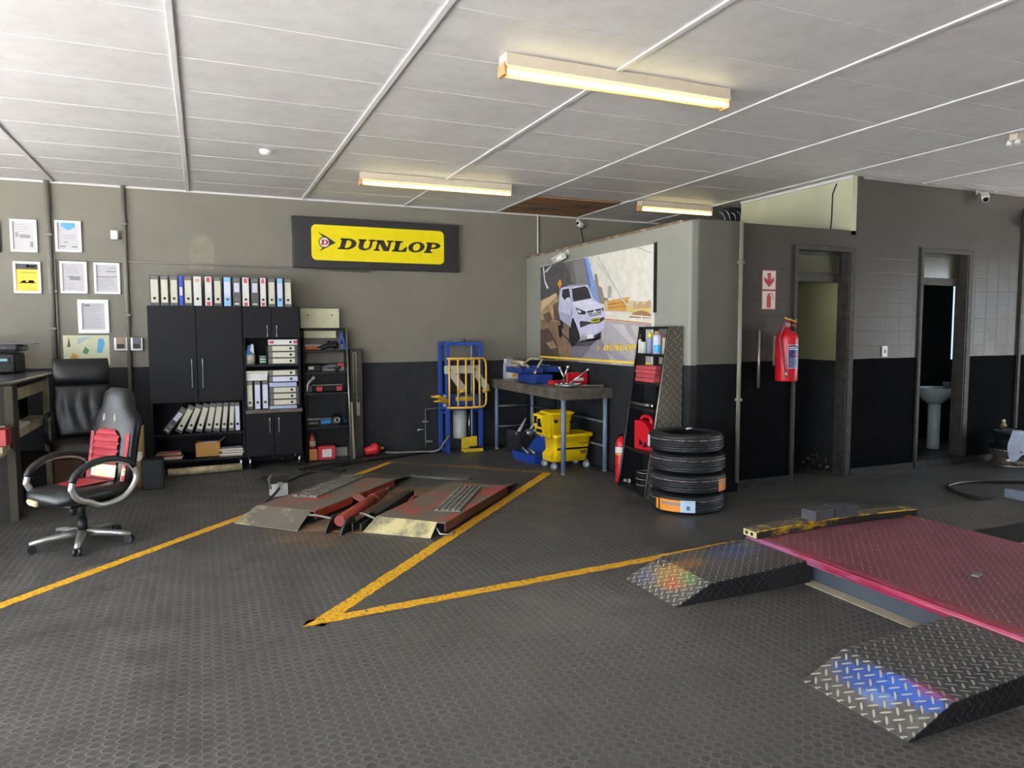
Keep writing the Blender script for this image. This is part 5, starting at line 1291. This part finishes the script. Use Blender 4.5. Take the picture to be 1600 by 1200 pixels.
# coiled cable, red bottle
t = thing('cable_coil', 'coil of black and grey cable at the bottom of the corner rack', 'cable', (3.985, 5.92, .031))
for k in range(7):
    MB().lathe([(.085+.009*(k % 2)+.006*cos(a), .014+.02*k+.006*sin(a)) for a in [2*PI*i/8 for i in range(8)]], 30, closed=True).obj('turn', M_DARK if k % 3 else M_GREYPIPE, t)
t = thing('plug_top', 'white topped plug lying before the cable coil', 'plug', (3.90, 6.10, .031)); MB().cyl((0, 0, .02), (-.05, .0, .03), .016, 10).obj('body', M_GREYPIPE, t); MB().cyl((.0, 0, .02), (.012, 0, .018), .02, 10).obj('cap', M_WPL, t)
t = thing('fire_extinguisher', 'slim red fire extinguisher on the floor behind the corner rack', 'fire extinguisher', (3.93, 6.29, 0))
MB().lathe([(0, 0), (.058, 0), (.06, .02), (.06, .40), (.045, .45), (.018, .465), (.018, .48), (0, .48)], 20).obj('cylinder', M_TRED, t)
MB().box(-.05, .02, -.012, .012, .48, .505, b=.004).obj('valve', M_DARK, t)
MB().lathe([(.0606, .31), (.0606, .37)], 14, a0=rad(150), a1=rad(300)).obj('label', M_PAPER, t); MB().lathe([(.0606, .29), (.0606, .30)], 14, a0=rad(150), a1=rad(300)).obj('band', M_CLAMP, t)
# ------------------------------------------------------------------ tyres
def tyre_mat():
    t = NT('tyre_rubber'); P = t.objc(); x, y, z = t.sep(P)
    a = t.math('ARCTAN2', y, x); r = t.math('SQRT', t.math('ADD', t.math('MULTIPLY', x, x), t.math('MULTIPLY', y, y)))
    sk = t.math('MULTIPLY_ADD', t.math('ABSOLUTE', t.math('SUBTRACT', z, .084)), 14.0, t.math('MULTIPLY', a, 92/(2*PI)))
    sip = t.math('ABSOLUTE', t.math('SUBTRACT', t.math('FRACT', sk), .5))
    line = t.math('MULTIPLY', t.ramp(sip, .40, .48), t.math('GREATER_THAN', r, .300))
    n = t.ramp(t.noise(P, 20, 4), .3, .7)
    c = t.mix(n, lin('#151619'), lin('#1f2023'))
    t.set(Base_Color=t.mix(line, c, lin('#0c0c0d')), Roughness=.46, Normal=t.bump(t.math('SUBTRACT', 1, line), .8, .004)); return t.mat
M_TYRE = tyre_mat(); TH = .172
def tyre(loc, rz, label):
    t = thing('car_tyre', label, 'tyre', loc, rz, 'stack of four new tyres')
    R = .322; prof = [(.205, .018), (.215, .010), (.245, .006), (.285, .010), (.308, .020), (R-.003, .036)]
    for z0, z1 in ((.040, .062), (.069, .083), (.090, .104), (.111, .133)): prof += [(R-.010, z0-.001), (R, z0), (R, z1), (R-.010, z1+.001)]
    prof += [(R-.003, TH-.036), (.308, TH-.020), (.285, TH-.010), (.245, TH-.006), (.215, TH-.010), (.205, TH-.018), (.222, TH-.03), (.29, TH/2), (.222, .03)]
    MB().lathe(prof, 72, closed=True, smooth=True).obj('carcass', M_TYRE, t)
    MB().lathe([(.3226, .118), (.3226, .1225)], 72).obj('paint_stripe', worn('tyre_stripe', '#b79a92', '#26272a', .42, 24, .6), t)
    return t
def sticker(t, a0, a1, z0, z1, m, name='sticker', R=.3235):
    return MB().lathe([(R, z0), (R, z1)], 10, a0=rad(a0), a1=rad(a1)).obj(name, m, t)
M_STOR = mat('sticker_orange', '#e08a1e', .45, var=.05); M_STGR = flat('#8f8384'); M_STBL = flat('#b9cfe4')
TX, TY = 3.875, 5.135
va = math.degrees(math.atan2(-TY, -TX))       # direction towards the entrance
T = tyre((TX+.004, TY, .0005), 0, 'bottom tyre of the stack, with orange and white sticker at front left')
sticker(T, va-42, va-8, .030, .130, M_STOR); sticker(T, va-8, va+14, .030, .132, M_STBL); sticker(T, va-39, va-8, .085, .108, M_STGR, 'print', .3240); sticker(T, va-50, va-45, .035, .125, M_STOR)
sticker(T, va+1, va+6, .05, .085, flat('#4d6a86'), 'print', .3240)
T = tyre((TX+.012, TY-.01, TH+.0008), 1.0, 'third tyre from the top, with orange sticker at its right side')
T.rotation_euler.z = 0; sticker(T, va+52, va+82, .025, .130, M_STOR); sticker(T, va+54, va+80, .092, .112, M_STGR, 'print', .3240)
T = tyre((TX+.004, TY-.008, 2*TH+.0012), 0, 'second tyre from the top of the stack, without any sticker')
T = tyre((TX-.008, TY+.004, 3*TH+.0016), 0, 'topmost tyre of the stack, with white tag at its left side')
sticker(T, va-88, va-68, .035, .135, M_STBL)
MB().tube([(.10, .12, TH-.012), (.17, .135, TH-.01)], .009, 6).obj('valve_tool', M_PAPER, T)
# ------------------------------------------------------------------ extinguisher, signs, pipes by the first door
t = thing('fire_extinguisher', 'red wall mounted fire extinguisher with blue label beside the first doorway', 'fire extinguisher', (5.30, FY-.135, 1.06))
MB().lathe([(0, 0), (.105, 0), (.108, .01), (.108, .41), (.10, .45), (.07, .485), (.03, .50), (.026, .53), (0, .53)], 28).obj('cylinder', M_TRED, t)
MB().lathe([(.1092, .13), (.1092, .36)], 14, a0=rad(232), a1=rad(308)).obj('label_border', M_PAPER, t)
b = MB().lathe([(.1096, .135), (.1096, .355)], 14, a0=rad(234), a1=rad(307))
for k in range(3): b.lathe([(.1099, .255), (.1099, .275)], 2, 2, a0=rad(256+14*k), a1=rad(264+14*k))
for k in range(6): b.lathe([(.1099, .145+.016*k), (.1099, .151+.016*k)], 6, 1, a0=rad(237), a1=rad(303))
for k in range(2): b.lathe([(.1099, .31+.018*k), (.1099, .321+.018*k)], 6, 1, a0=rad(237), a1=rad(290-16*k))
b.obj('label', [mat('label_navy', '#22306e', .45), M_PAPER, M_SRED], t)
MB().cyl((0, 0, .53), (0, 0, .575), .026, 14).obj('valve', M_ALU, t)
b = MB().tube([(-.02, 0, .575), (.05, 0, .60), (.12, 0, .575)], .011, 8).tube([(0, 0, .56), (.06, 0, .555), (.11, 0, .535)], .010, 8); b.obj('lever', M_TRED, t)
b = MB().tube([(-.04, -.01, .625), (-.01, -.015, .61), (.03, -.015, .605)], .010, 8).tube(bez([(.04, -.02, .60), (.07, -.02, .585), (.10, -.02, .61)], 4), .006, 6); b.obj('safety_pin', M_CLAMP, t)
MB().tube(bez([(-.02, 0, .555), (-.08, -.03, .54), (-.14, -.05, .40), (-.115, -.075, .22), (-.085, -.085, .10)], 6), .011, 8).obj('hose', mat('hose_red', '#8e1f2c', .4), t)
MB().cyl((-.085, -.085, .10), (-.08, -.088, .045), .012, 10).obj('nozzle', M_ALU, t)
MB().box(-.05, .05, .10, .134, .15, .45).obj('bracket', M_GREYPIPE, t)
def sign_plate(z0, z1, label, art):
    t = thing('safety_sign', label, 'sign', (5.177, FY, (z0+z1)/2), 0, 'two red and white fire signs'); h = (z1-z0)/2
    b = MB().box(-.088, .088, -.004, -.0005, -h, h).box(-.080, .080, -.0048, -.0035, -h+.008, h-.008, 1)
    for p in art: b.prism(p, -.0062, -.0045, 'y', 2)
    b.obj('plate', [flat('#b86060'), flat('#cdc7ba'), mat('sign_red', '#a90f1e', .5)], t)
sign_plate(1.962, 2.155, 'white sign with a red arrow pointing down', [[(-.022, .07), (.022, .07), (.022, .0), (.062, .030), (.062, -.01), (0, -.072), (-.062, -.01), (-.062, .030), (-.022, .0)]])
sign_plate(1.768, 1.954, 'white sign with a red fire extinguisher symbol', [rrect(-.026, .028, -.078, .045, .012), [(-.012, .045), (.014, .045), (.010, .065), (-.008, .065)], [(-.045, .052), (-.005, .064), (.04, .070), (.04, .062), (.0, .056)], [(.04, .070), (.058, .045), (.056, .0), (.050, .0), (.052, .042), (.036, .062)]])
pipe('conduit', [(5.06, FY-.014, .99), (5.06, FY-.014, 1.56)], .014, 'short pale conduit on the wall left of the big extinguisher', m=M_ALU)
pipe('conduit', [(4.685, FY-.162, .1), (4.685, FY-.162, 2.58)], .02, 'pale pipe running up the pillar edge left of the fire signs', m=mat('dusty_pipe', '#7b776c', .5), clips=[(4.685, FY-.162, 2.2), (4.685, FY-.162, .9)])
pipe('conduit', [(4.775, FY-.03, .08), (4.775, FY-.03, 2.58)], .024, 'dark pipe in the recess right of the pale pillar pipe', m=M_COUNT)
t = thing('light_switch', 'small white light switch on the wall between the two doorways', 'light switch', (6.815, FY, 1.33))
MB().box(-.04, .04, -.012, -.0005, -.06, .06, b=.004).obj('plate', M_WPL, t); MB().box(-.012, .012, -.018, -.011, -.018, .018, b=.003).obj('rocker', M_CREAM, t)
# ------------------------------------------------------------------ doorways with transoms
M_FRAME = mat('door_frame_grey', '#3d3a34', .6, col2='#2e2c28', vscale=14, spec=.2)
M_GLASS = NT('dirty_glass'); M_GLASS.set(Base_Color=lin('#55553f'), Roughness=.2, Transmission_Weight=.35, Specular_IOR_Level=.6); M_GLASS = M_GLASS.mat
def doorway(n, x0, x1, top, lint, sill):
    t = bpy.data.objects.new('door_%d' % n, None); COL.objects.link(t); t['kind'] = 'structure'; t.location = ((x0+x1)/2, FY, 0); w = (x1-x0)/2
    b = MB().box(-w-.045, -w, -.022, .02, sill, top+.05, b=.003).box(w, w+.075, -.012, .02, sill, top+.045, b=.003).box(-w, w, -.018, .02, top, top+.05, b=.003)
    b.box(w-.02, w-.001, -.005, .135, sill, top); b.obj('door_frame', M_FRAME, t)
    b = MB().box(-w+.001, w-.021, .085, .128, lint, lint+.085, b=.004).box(-w+.001, w-.021, .095, .125, top-.035, top).box(w-.055, w-.021, .095, .125, lint+.085, top-.035).box(-w+.001, -w+.03, .095, .125, lint+.085, top-.035); b.obj('transom_frame', M_FRAME, t)
    MB().box(-w+.03, w-.055, .108, .113, lint+.086, top-.036).obj('transom_pane', M_GLASS, t)
doorway(1, D1[0], D1[1], D1[2], 2.065, .0); doorway(2, D2[0], D2[1], D2[2], 2.07, .085)
# washroom: basin, cup, added glowing pane
M_CER = mat('basin_white', '#c9d6da', .2, var=.05)
t = thing('wash_basin', 'white pedestal wash basin seen through the second doorway', 'wash basin', (8.80, 6.42, 0))
b = MB(); b.loft([[(.05*cos(a)+.0, .09*sin(a)*.8, z) for a in [2*PI*k/16 for k in range(16)]] for z in (.005,)]+[[((.072 if z < .1 else .058+.02*z)*cos(a), (.08)*sin(a), z) for a in [2*PI*k/16 for k in range(16)]] for z in (.006, .06, .3, .6)]); b.obj('pedestal', M_CER, t)
b = MB(); rings = []
for r, z in ((.09, .60), (.17, .66), (.23, .74), (.25, .80), (.255, .815), (.235, .815), (.20, .76), (.12, .70), (.02, .69)): rings.append([(r*1.05*cos(a), r*.85*sin(a), z) for a in [2*PI*k/24 for k in range(24)]])
b.loft(rings); b.obj('bowl', M_CER, t)
o = MB().lathe([(0, 0), (.04, 0), (.055, .085), (.05, .085), (.035, .01), (0, .01)], 16).obj('cup', mat('grey_cup', '#5d6a70', .4), None, (8.74, 6.22, .8155)); tag(o, 'grey cup standing on the rim of the white wash basin', 'cup')
b = MB().box(9.735, 9.749, 5.95, 6.885, 1.15, 2.20); o = b.obj('glow_pane_1', glow('glowing_pale_pane', '#c9e2f2', .75)); o['kind'] = 'structure'  # added glowing pane, stands in for a bright strip taken as a mirror reflection
MB().box(-.02, .0, -.48, .48, -.03, 0).obj('pane_sill', M_FRAME, o).location = (9.749, 6.42, 1.15)
# corner trim at the right and rims
struct('trim_corner', MB().box(9.06, 9.10, FY-.03, FY, .0, 3.0), M_FRAME)
M_RIM = mat('steel_rim', '#a8a49b', .24, .8, col2='#7d6f5c', vscale=8)
M_RIMB = mat('black_rim', '#33353b', .22, .6)
def rim(z, m, label, R=.235, h=.19):
    t = thing('wheel', label, 'wheel rim', (8.58, 5.26, z))
    MB().lathe([(R-.03, .0), (R, .004), (R+.006, .014), (R-.004, .022), (R-.022, .04), (R-.045, .06), (R-.05, .11), (R-.028, .135), (R-.018, .15), (R+.0, h-.022), (R+.006, h-.01), (R, h), (R-.012, h), (R-.03, h-.02), (R-.06, .11), (R-.055, .05)], 48, closed=True).obj('barrel', m, t)
    b = MB().lathe([(.03, h-.07), (.09, h-.05), (R-.06, h-.075), (R-.06, h-.085), (.09, h-.065), (.03, h-.085)], 40, closed=True); b.obj('disc', M_RIMB, t)
    return t
rim(.0005, M_RIM, 'rusty bare steel wheel rim at the bottom, on the floor by the wall', .25, .20)
rim(.2012, M_RIMB, 'black wheel rim stacked on the rusty one, with a rag on it', .235, .20)
t = thing('valve_fitting', 'small brass valve fitting standing on the upper wheel rim', 'fitting', (8.66, 5.44, .402))
MB().cyl((0, 0, 0), (0, 0, .07), .022, 12).cyl((-.04, 0, .03), (.05, 0, .03), .014, 10).obj('body', mat('dull_brass', '#8a7a5e', .35, .7), t); MB().ball((0, 0, .085), .022).obj('knob', M_ALU, t)
# rag draped over the rim
b = MB(); rows = []
for i in range(26):
    u = i/25; R = []; d = u*.46
    for j in range(19):
        v = j/18; a = rad(203+46*v+4*sin(u*7)); fold = sin(v*17+u*2)*.5+.5
        if d < .14: r = .10+d+.0; z = .412+.010*fold*(1-d/.2)
        else:
            k = d-.14; r = .250+.022*fold*min(1, k*10); z = .408-k*(.92+.14*sin(v*6+1))
        R.append((8.58+r*cos(a), 5.26+r*sin(a), z))
    rows.append(R)
b.grid(rows); o = b.obj('rag', mat('pale_rag', '#b8c1d6', .9, var=.12, vscale=10)); md = o.modifiers.new('thick', 'SOLIDIFY'); md.thickness = .005; tag(o, 'pale blue rag hanging over the black wheel rim', 'rag')
# ------------------------------------------------------------------ painted bay lines
def line_mat(name, amount): return worn(name, '#e0a90f', '#3a3936', amount, 46, .55)
LY = line_mat('floor_paint_good', .34); LW = line_mat('floor_paint_worn', .56)
def floor_line(a, c, w, m, label, z=.0012, cut=0):
    a, c = Vector(a), Vector(c); d = (c-a); L = d.length; d.normalize(); n = Vector((-d.y, d.x)); k = int(L/.05); R = random.Random(int(L*100)); le, ri = [], []
    for i in range(k+1):
        p = a+d*(L*i/k)
        if i == 0 and cut: le.append(p+n*w/2+d*max(0, -cut)); ri.append(p-n*w/2+d*max(0, cut)); continue
        le.append(p+n*(w/2+R.uniform(-.006, .004))); ri.append(p-n*(w/2+R.uniform(-.006, .004)))
    b = MB(); vs = [(p.x, p.y, z) for p in le]+[(p.x, p.y, z) for p in ri]
    b.put(vs, [[i, i+1, k+2+i, k+1+i] for i in range(k)])
    o = b.obj('floor_line', m); tag(o, label, 'floor marking', 'yellow bay lines painted on the floor')
floor_line((-2.3, 3.47), (2.03, 8.39), .088, LY, 'long yellow line on the floor from the left edge past the red chair')
floor_line((2.0, 8.41), (3.46, 7.03), .085, LW, 'far yellow line on the floor before the blue compressor and bench', .0016)
floor_line((.466, 3.78), (3.45, 7.03), .098, LY, 'yellow line along the right side of the scissor lift', .0014, .10)
floor_line((.425, 3.857), (3.62, 4.11), .088, LY, 'nearest yellow line running right towards the tread plate ramp', .0018, -.11)
# ------------------------------------------------------------------ small scissor lift in the bay
M_LRED = worn('lift_red', '#a04334', '#655d52', .60, 3.0, .55, stretch=(1.6, .8, 1))
M_LREDS = mat('lift_red_side', '#97331f', .5, var=.3, vscale=6)
M_RUSTY = worn('dusty_ramp', '#655f55', '#a79a78', .42, 2.4, .55)
M_RAMP2 = worn('dusty_pale_ramp', '#6c6656', '#b9ac7c', .47, 1.7, .5)
M_BLK = mat('oily_black', '#232221', .5, var=.2)
M_DIRT = mat('rusty_dirt', '#5f4a35', .85, col2='#7d6142', vscale=4)
M_MATG = mat('grip_mat_grey', '#77746a', .6, col2='#5f5c54')
t = thing('scissor_lift', 'low scissor lift with two worn red platforms inside the yellow bay', 'vehicle lift', (1.011, 5.729, 0), rad(-43))
MB().prism([(-.28, -.22), (.30, -.12), (.27, 1.5), (-.32, 1.4)], .0008, .003, 'z').obj('pit_floor', M_DIRT, t)
def platform(x0, x1, y0, y1, inner):
    p = MB().box(x0, x1, y0, y1, .088, .10, b=.002).obj('platform', M_LRED, t)
    b = MB()
    if inner > 0:      # inner flange on the right, interrupted at the lug
        b.box(x1-.012, x1+.001, y0, .56, .03, .095, b=.003).box(x1-.012, x1+.001, .68, y1, .03, .095, b=.003)
    else: b.box(x0-.001, x0+.012, y0, y1, .03, .095, b=.003)
    if inner > 0: b.box(x0-.001, x0+.012, y0, y1, .02, .095, b=.003)
    else: b.box(x1-.012, x1+.001, y0, y1, .028, .095, b=.003)
    b.obj('flange', M_LREDS if inner > 0 else mat('lift_side_dark_red', '#5a2a20', .5, col2='#3c2a22', vscale=5), p)
    MB().box(x0+.05, x1-.05, y0+.08, y1-.05, .004, .087).obj('underframe', M_BLK, p)
    return p
platform(-.87, -.29, 0, 1.32, 1); platform(.27, .87, .02, 1.40, -1)
def rampm(pts, m, n='ramp_plate'):
    b = MB(); v = [Vector(p) for p in pts]; o = Vector((0, 0, -.008))
    b.put([*v, *[p+o for p in v]], [[0, 1, 2, 3], [4, 5, 6, 7], [0, 1, 5, 4], [1, 2, 6, 5], [2, 3, 7, 6], [3, 0, 4, 7]]); return b.obj(n, m, t)
rampm([(-.90, -.24, .010), (-.27, -.27, .010), (-.33, -.004, .099), (-.87, -.004, .099)], M_RUSTY)
rampm([(.23, -.12, .010), (.80, -.10, .010), (.80, .016, .099), (.27, .016, .099)], M_RAMP2)
rampm([(-.87, 1.324, .099), (-.30, 1.324, .099), (-.44, 1.96, .010), (-.90, 1.96, .010)], M_BLK if False else mat('far_ramp', '#55504a', .5, var=.2))
rampm([(.27, 1.404, .099), (.87, 1.404, .099), (.76, 1.98, .010), (.22, 1.98, .010)], MATS['far_ramp'])
MB().box(-.46, .24, 1.90, 2.02, .001, .022, b=.004).obj('end_plate', mat('end_plate_grey', '#5d5c5c', .4, .4), t)
def gripmat(loc, rz, L, W):
    b = MB().box(-W/2, W/2, 0, L, .0, .006); nx, ny = 5, 17
    for i in range(nx):
        for j in range(ny):
            x = -W/2+W*(i+.5)/nx; y = L*(j+.5)/ny+(.012 if i % 2 else -.006); b.box(x-W/nx*.36, x+W/nx*.36, y-L/ny*.40, y+L/ny*.40, .006, .018)
    o = b.obj('grip_mat', M_MATG, t); o.location = loc; o.rotation_euler = (0, 0, rz)
gripmat((-.66, .38, .1005), rad(5), .96, .24); gripmat((.74, .33, .1005), rad(11), .92, .22)
b = MB().cyl((.045, -.16, .085), (-.13, .78, .085), .043, 20).cyl((-.09, .56, .085), (-.096, .60, .085), .05, 20).cyl((-.13, .78, .085), (-.145, .86, .085), .035, 18); b.obj('hydraulic_cylinder', mat('cylinder_red', '#8a3020', .5, var=.25), t)
MB().cyl((-.145, .86, .085), (-.18, 1.0, .085), .022, 14).obj('piston_rod', M_GREYPIPE, t)
b = MB()
for x in (-.035, .105): b.prism([(-.26, .0), (-.02, .004), (-.06, .10), (-.14, .12), (-.20, .08)], x, x+.014, 'x')
b.obj('cylinder_bracket', M_BLK, t)
b = MB().box(-.0, .012, -.16, 1.05, .012, .075).box(.068, .08, -.16, 1.05, .012, .075).box(.0, .08, .2, 1.05, .064, .0755); o = b.obj('lift_arm', M_BLK, t); o.location = (.13, 0, 0); o.rotation_euler = (0, 0, rad(8))
MB().prism([(.56, .03), (.76, .03), (.74, .10), (.68, .115), (.60, .10)], .245, .262, 'x').obj('lug', M_LREDS, t)
MB().put([(-.29, .56, .098), (-.29, .67, .098), (-.15, .62, .055), (-.15, .52, .055), (-.29, .56, .085), (-.29, .67, .085), (-.15, .62, .042), (-.15, .52, .042)], [[0, 1, 2, 3], [4, 5, 6, 7], [0, 1, 5, 4], [1, 2, 6, 5], [2, 3, 7, 6], [3, 0, 4, 7]]).obj('lug', mat('lug_pinkish', '#a4685c', .5), t)
MB().tube([(-.32, -.05, .075), (-.26, -.02, .07), (.04, -.08, .065)], .010, 8).tube([(.28, .0, .08), (.15, .04, .10), (.10, .05, .10)], .010, 8).obj('hydraulic_hose', M_GREYPIPE, t)
MB().tube([(.80, .0, .06), (.84, -.02, .02), (.90, .0, .015), (.93, .05, .02)], .007, 8).obj('release_rod', M_ALU, t)
# control box and cables
t = thing('control_box', 'pale control box with a black foot switch beside the left lift platform', 'control box', (.62, 7.08, 0), rad(8))
MB().box(-.075, .075, -.06, .06, 0.002, .125, b=.006).obj('box', M_GREYM, t)
MB().box(-.085, .085, -.05, .09, .126, .20, b=.01).box(-.03, .03, -.055, -.045, .10, .15).obj('switch_housing', M_BLK, t)
MB().box(-.025, .025, -.07, -.055, .10, .14, b=.004).obj('lever', M_ALU, t)
b = MB().tube([(-.085, -.05, .08), (-.10, -.05, .18), (-.07, -.03, .21)], .008, 6); b.obj('guard_rod', M_GREYPIPE, t)
tag(MB().tube(bez([(.62, 7.0, .09), (.56, 6.90, .05), (.46, 6.72, .02), (.35, 6.50, .02), (.30, 6.42, .03)], 8), .012, 8).obj('control_cable', M_BLK), 'short black cable from the control box down to the lift ramp', 'cable')
tag(MB().tube(bez([(.66, 7.17, .18), (.75, 7.5, .05), (.95, 7.95, .014), (1.25, 8.2, .014), (1.75, 8.52, .014), (2.2, 8.70, .014), (2.75, 8.86, .014)], 8), .012, 8).obj('control_cable', M_BLK), 'long black cable from the control box back towards the compressor', 'cable')
tag(MB().tube(bez([(1.0, 8.06, .034), (1.35, 7.98, .014), (1.42, 8.14, .014), (1.15, 8.24, .014), (.98, 8.16, .014), (1.08, 8.02, .014)], 8), .009, 8).obj('cable_loop', M_BLK), 'loose loop of black cable on the floor before the rack', 'cable')

# ------------------------------------------------------------------ tread plate ramps and red lift on the right
M_TPS = tread_plate('tread_plate_side_dark', '#222223', '#403e3c', .040, .5, sides=True, rot=45, hi_amt=.4, metal=.3)
def ramp(y0, y1, label, stain, nm, yaw=0.0):
    t = thing('wheel_ramp', label, 'ramp', (2.40, y0, 0), yaw, 'steel tread plate ramps')
    W = y1-y0
    m = tread_plate(nm, '#454547', '#cfc9b8', .042, .36, rot=45, hi_amt=.95, metal=.55, stain=stain, lip=.242)
    T = .006; P = [(0, 0.001), (.24, .102), (1.0, .142)]
    b = MB(); vs = []
    for x, z in P: vs += [(x, 0, z+T), (x, W, z+T), (x, 0, z), (x, W, z)]
    b.put(vs, [[0, 1, 5, 4], [4, 5, 9, 8], [2, 6, 7, 3], [6, 10, 11, 7], [0, 2, 3, 1], [8, 9, 11, 10], [0, 4, 6, 2], [4, 8, 10, 6], [1, 3, 7, 5], [5, 7, 11, 9]])
    b.obj('tread_plate', m, t)
    for y in (.001, W-.007): MB().prism([(.0, .0005), (1.0, .0005), (1.0, .141), (.24, .101)], y, y+.006, 'y').obj('side_plate', M_TPS, t)
    return t
ramp(3.25, 3.77, 'further tread plate ramp with rainbow paint spots, beside the tyres side', [(.10, .26, .22, .6, 1.4, '#66625c', .45), (.45, .30, .3, 1.0, .8, '#5a5148', .5), (.16, .26, .20, .55, .9, '#b08a30', .55), (.12, .20, .10, .6, .9, '#a8402c', .55), (.20, .15, .09, .6, .8, '#3f7a4a', .6), (.30, .33, .13, 1.2, .6, '#9a6a35', .6), (.72, .36, .22, 1.0, .6, '#30477f', .45), (.08, .40, .12, .5, .8, '#4a5688', .4)], 'tread_plate_far')
ramp(1.80, 2.32, 'nearest tread plate ramp with blue paint on its sloping lip', [(.10, .26, .22, .6, 1.4, '#66625a', .5), (.155, .31, .17, .45, 1.0, '#1f4a94', .80), (.20, .14, .18, .36, .9, '#2a5cb8', .75), (.245, .10, .10, .35, 1.0, '#8f3340', .6), (.10, .22, .10, .4, .9, '#7fa0d8', .35)], 'tread_plate_near')
M_TPR = tread_plate('tread_plate_red', '#7d434e', '#a07a7c', .042, .45, rot=45, hi_amt=.6, metal=.15, dirt=.42)
M_FLR = worn('red_flange', '#a33050', '#a15f80', .40, 5, .38, stretch=(1, .25, 1))
t = thing('platform_lift', 'wide red tread plate platform lift at the right edge', 'vehicle lift', (3.36, 2.55, 0))
D0, D1_ = -1.35, 1.235
MB().box(.05, 1.52, D0, D1_, .145, .162).obj('deck', M_TPR, t)
b = MB(); b.tube([(.025, D0, .143), (.025, D1_, .143)], .0235, 12); b.box(.008, .05, D0, D1_, .118, .165, b=.006); b.obj('edge_channel', M_FLR, t)
MB().box(.052, .10, D0, D1_, .1622, .166).obj('edge_strip', mat('edge_strip_red', '#8c2b3c', .45, col2='#7a4a4a'), t)
b = MB().box(.09, .13, D0, .87, .002, .115).box(1.40, 1.48, D0, 1.2, .002, .14).box(.12, 1.48, D0, D0+.06, .002, .14); b.obj('base_frame', mat('base_blue_grey', '#454d56', .55), t)
MB().box(.2, 1.40, D0+.1, 1.18, .004, .135).obj('scissor_pack', M_BLK, t)
o = MB().box(3.355, 3.445, 2.33, 3.34, .0008, .004).obj('trim_concrete_edge', mat('bare_concrete', '#a59c88', .85)); o['kind'] = 'structure'
o = MB().box(4.92, 5.9, 2.75, 3.26, .0008, .004).obj('trim_concrete_edge', mat('bare_concrete', '#a59c88')); o['kind'] = 'structure'
o = MB().box(-.04, .03, -.02, .02, 0, .012, b=.004).obj('grey_pad', M_GREYPIPE, None, (4.0, 2.62, .163), rad(20)); tag(o, 'small grey scrap lying on the red lift deck', 'scrap')
# bowed beam and rubber blocks
M_BEAM = worn('beam_yellow_black', '#cfa01e', '#221f1a', .66, 4, .5, stretch=(.7, 2, 2))
M_BEAMT = worn('beam_top', '#5a5142', '#9c8a55', .40, 12, .6)
t = thing('timber_beam', 'bowed black and yellow painted beam along the far edge of the red lift', 'beam', (4.12, 3.735, .166))
b = MB(); bt = MB(); N = 16; rings = []
for i in range(N+1):
    u = 2*i/N-1; x = .765*u; z = .030*(1-u*u)*0+.0; y = .05*(1-u*u); h = .050
    rings.append([(x, y-.065, z+.0), (x, y+.065, z+.0), (x, y+.065, z+h), (x, y-.065, z+h)])
b.loft(rings, smooth=False); b.obj('beam', M_BEAM, t)
rows = [[(r[3][0], r[3][1]+.008, r[3][2]+.0008), (r[2][0], r[2][1]-.004, r[2][2]+.0008)] for r in rings]; bt.grid(rows); bt.obj('top_face', M_BEAMT, t)
MB().tube([(r[3][0], r[3][1]+.004, r[3][2]-.003) for r in rings], .006, 6).obj('yellow_edge', worn('beam_edge_yellow', '#d9ab1e', '#4a4026', .42, 9, .5), t)
b = MB().box(-.769, -.766, -.062, .062, .004, .046)
for y in (-.02, .03): b.cyl((-.771, y, .025), (-.768, y, .025), .013, 10, 1)
b.obj('end_face', [mat('end_face_cream', '#c9bd86', .6), M_BLK], t)
for x, rz, lab in ((3.99, 6, 'left one of two black rubber blocks on the yellow beam'), (4.22, -8, 'right one of two black rubber blocks on the yellow beam')):
    o = MB().box(-.10, .10, -.062, .062, 0, .075, b=.006).obj('rubber_block', mat('rubber_block', '#3b3c40', .6, col2='#4a4a4e'), None, (x, 3.765, .2178), rad(rz)); tag(o, lab, 'block', 'rubber lifting blocks on the beam')
# exit ramp behind, cable
t = thing('wheel_ramp', 'dark tread plate exit ramp with upturned lip beyond the red lift', 'ramp', (4.90, 3.27, 0))
m = tread_plate('tread_plate_exit', '#575550', '#7f7c75', .040, .5, rot=45, hi_amt=.6, metal=.3)
MB().box(0, 1.25, 0, .54, .148, .158).obj('tread_plate', m, t)
MB().box(0, 1.25, .001, .008, .002, .147).box(0, 1.25, .532, .539, .002, .147).obj('side_plate', M_BLK, t)
MB().box(1.20, 1.25, .006, .534, .159, .245, b=.01).obj('wheel_stop', mat('galvanised_lip', '#6f7884', .45, .4, var=.2, vscale=20), t)
tag(MB().tube(bez([(9.0, 4.15, .015), (7.8, 4.50, .015), (7.2, 4.78, .015), (6.78, 4.76, .015), (6.58, 4.55, .015), (6.50, 4.30, .015), (6.6, 4.08, .015)], 10), .017, 8).obj('air_hose', M_BLK), 'black hose looped on the floor behind the exit ramp at right', 'hose')
